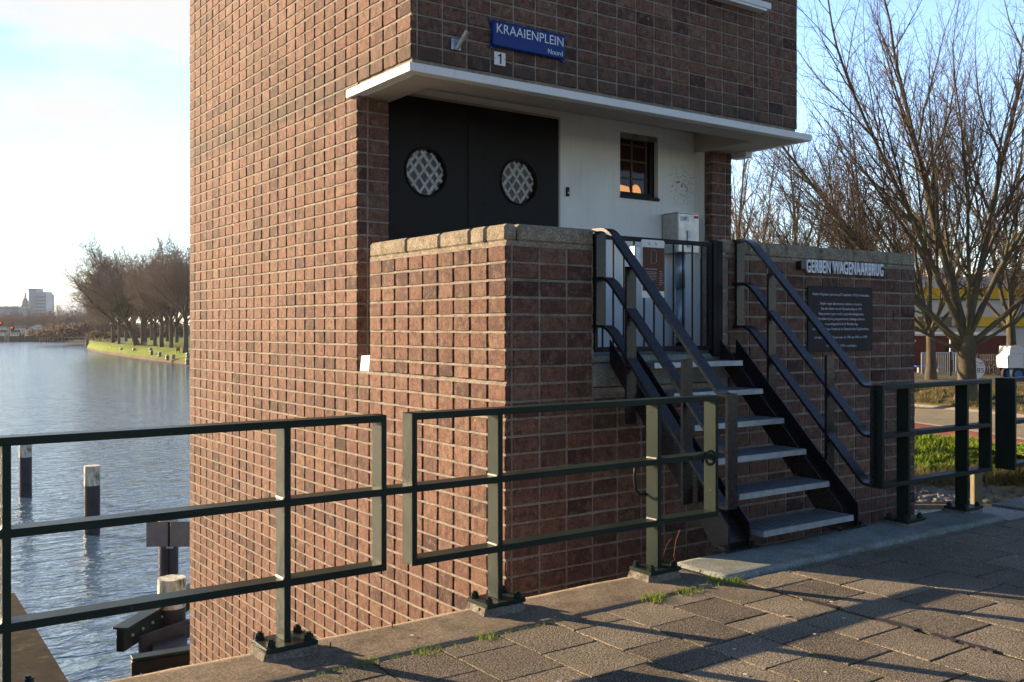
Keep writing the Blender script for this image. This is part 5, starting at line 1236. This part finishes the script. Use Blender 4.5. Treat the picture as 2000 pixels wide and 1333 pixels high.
# fence with gate
f = plain('bar_fence', 'fence', 'galvanised bar gate panel in front of the red building', 1834, 66.5, -1.70)
w = MB(); w.box(-1.22, 1.22, -.03, .03, 1.42, 1.5); w.box(-1.22, 1.22, -.03, .03, .08, .14); w.box(-1.22, -1.16, -.03, .03, 0, 1.5); w.box(1.16, 1.22, -.03, .03, 0, 1.5); w.build('frame', M['galv'], f); w = MB()
for k in range(18): w.box(-1.1 + k * .13, -1.08 + k * .13, -.01, .01, .14, 1.42)
w.build('bar', M['galv'], f)
f = plain('bar_fence', 'fence', 'dark bar fence running right of the round sign', 1940, 66.5, -1.70)
w = MB(); w.box(-2.6, 4, -.02, .02, 1.28, 1.32); w.box(-2.6, 4, -.02, .02, .12, .16); w.build('rail', M['grey_metal'], f); w = MB()
for k in range(50): w.box(-2.6 + k * .13, -2.585 + k * .13, -.008, .008, 0, 1.38)
w.build('bar', M['grey_metal'], f)
w = MB(); w.box(-1.07, -1.0, -.04, .04, 0, 1.45); w.build('post', M['gate_paint'], f)
def rlamp(u, t, z, h, label, head):
    l = plain('street_lamp', 'street lamp', label, u, t, z); w = MB(); w.tube([(0, 0, 0), (0, 0, h * .35), (0, 0, h * .36), (0, 0, h)], [.09, .09, .05, .05], 8); w.build('pole', M['grey_metal'], l)
    if head: w = MB(); w.sphere((-.12, 0, h + .05), .38, 12, sz=.35); w.cyl(-.12, 0, h - .06, h + .02, .2, 10); w.build('lamp_head', M['grey_metal'], l)
    return l
rlamp(1974, 68, -1.7, 3.0, 'street lamp with a flat round head above the white machine', True)
l = plain('pole', 'pole', 'thin grey pole with a dark foot left of the forked trunk', 1856, 64, -1.7); w = MB(); w.cyl(0, 0, 1.6, 2.6, .05, 8); w.build('shaft', M['galv'], l); w = MB(); w.cyl(0, 0, 0, 1.6, .09, 8); w.build('foot', M['gate_paint'], l)
s = plain('round_sign', 'sign', 'round white sign with the number 85 right of the forked trunk', 1903, 57, -1.72)
w = MB(); w.prism(ring_pts(0, .80, .63, 40), -.03, .0, 'y'); w.build('disc', M['white_paint'], s); w = MB(); w.box(-.04, .04, .001, .05, 0, .8); w.build('post', M['grey_metal'], s)
lettering('lettering', '85', .40, M['black_letter'], s, on_front(.13, -.034, .56), .004, bold=-.002, width=.40); lettering('lettering', 'noorderweg', .09, M['black_letter'], s, on_front(.08, -.034, .95), .004, width=.42) if False else None
w = MB(); w.box(.13, .17, -.036, -.031, 1.12, 1.24); w.box(.26, .48, -.036, -.031, 1.06, 1.10); w.box(.26, .48, -.036, -.031, 1.12, 1.16); w.box(.12, .52, -.036, -.031, .965, .985); w.build('small_print', M['grey_metal'], s)
s = plain('picnic_bench', 'bench', 'blue bench in front of the red building wall', 1812, 68.5, -1.7); w = MB(); w.box(-.9, .9, -.2, .2, .42, .5, bev=.01); w.build('seat', simple('blue_bench', (.03, .10, .45), .5), s); w = MB(); w.box(-.7, -.62, -.15, .15, 0, .42); w.build('leg', M['grey_metal'], s); w = MB(); w.box(.62, .7, -.15, .15, 0, .42); w.build('leg', M['grey_metal'], s)
def bicycle(u, t, rz, label, c):
    s = thing('bicycle', label, 'bicycle', spot(u, t, -1.70), rz, 'bicycles parked at the dark fence')
    for x in (-.52, .52):
        w = MB(); w.tube([(x + .33 * math.cos(a * math.pi / 12), 0, .34 + .33 * math.sin(a * math.pi / 12)) for a in range(25)], .02, 6, cap=False)
        for a in range(8): w.tube([(x, 0, .34), (x + .32 * math.cos(a * .785), 0, .34 + .32 * math.sin(a * .785))], .003, 3)
        w.build('wheel', M['rubber'], s)
    w = MB()
    for a, b_ in (((-.52, .34), (-.12, .32)), ((-.12, .32), (-.25, .82)), ((-.25, .78), (-.52, .34)), ((-.12, .32), (.36, .78)), ((-.22, .7), (.36, .84)), ((.36, .95), (.52, .34))): w.tube([(a[0], 0, a[1]), (b_[0], 0, b_[1])], .016, 6)
    w.build('frame', c, s); w = MB(); w.box(-.36, -.14, -.07, .07, .84, .89, bev=.02); w.build('saddle', M['rubber'], s)
    w = MB(); w.tube([(.30, -.26, 1.0), (.36, 0, .97), (.30, .26, 1.0)], .014, 6); w.build('handlebar', M['galv'], s); return s
for u, t, rz, lab, c in ((1921, 66.0, FACE + .5, 'bicycle just right of the round white sign', M['gate_paint']), (1936, 65.8, FACE + .2, 'bicycle in the middle of the row at the dark fence', M['grey_metal']), (1948, 66.0, FACE - .4, 'bicycle beside the wheel of the white machine', M['gate_paint']), (1957, 66.1, FACE + .8, 'bicycle half hidden behind the white machine', M['red_wall'])): bicycle(u, t, rz, lab, c)
# aerial work platform (machine)
m = plain('lifting_machine', 'machine', 'white and blue wheeled lifting machine at the right edge of the street', 1984, 59, -1.72)
w = MB(); w.prism([(-.82, .78), (-.86, 1.45), (-.70, 1.62), (-.72, 1.68), (-.66, 2.08), (-.1, 2.10), (.55, 1.92), (1.6, 1.80), (1.9, .95), (1.9, .78)], -.65, .65, 'y'); w.build('body', M['truck_white'], m)
w = MB(); w.box(-.80, -.795 + .02, -.66, -.651, .85, 1.6); w.box(.13, .14, -.66, -.651, .8, 1.62); w.box(-.70, 1.7, -.66, -.651, 1.625, 1.64); w.build('panel_gap', M['grey_metal'], m)
w = MB(); w.box(-.2, 2.2, -.45, .45, .38, .76, bev=.03); w.box(.4, 1.0, -.5, .5, .5, .72); w.build('chassis', M['blue_metal'], m)
for x in (-.16, 1.6):
    for y in (-.62, .45):
        w = MB(); w.prism(ring_pts(x, .40, .40, 28), y, y + .26, 'y'); wh = w.build('wheel', M['rubber'], m); w = MB(); w.prism(ring_pts(x, .40, .23, 24), y - .01, y - .0005, 'y'); w.prism(ring_pts(x, .40, .08, 16), y - .03, y - .0105, 'y'); w.build('rim', M['blue_metal'], wh)
w = MB(); w.cyl(-.18, -.3, 2.09, 2.17, .05, 10); w.build('beacon', simple('orange_beacon', (.7, .15, .02), .4), m)
w = MB(); w.box(.9, 3.2, -.2, .2, 1.90, 2.02, bev=.02); w.build('boom', M['truck_white'], m)
lettering('lettering', 'H.C.E. Verhuur', .17, M['blue_metal'], m, on_front(.22, -.653, 1.22), .004, bold=.003); lettering('lettering', '088 - VERHUUR', .12, M['blue_metal'], m, on_front(.22, -.653, 1.0), .004, bold=.002)

# ================================================================== AIR
hz = MB(); hz.box(-1300, 1400, -420, 1500, -6.5, 62); ho = hz.build('haze', [])
hm = bpy.data.materials.new('haze'); hm.use_nodes = True; hn = hm.node_tree.nodes; hn.remove(hn['Principled BSDF'])
pvn = hn.new('ShaderNodeVolumePrincipled'); pvn.inputs['Color'].default_value = (.93, .95, 1, 1); pvn.inputs['Density'].default_value = .00011; pvn.inputs['Anisotropy'].default_value = .1
hm.node_tree.links.new(pvn.outputs[0], hn['Material Output'].inputs['Volume']); ho.data.materials.clear(); ho.data.materials.append(hm)
tag(ho, kind='stuff')
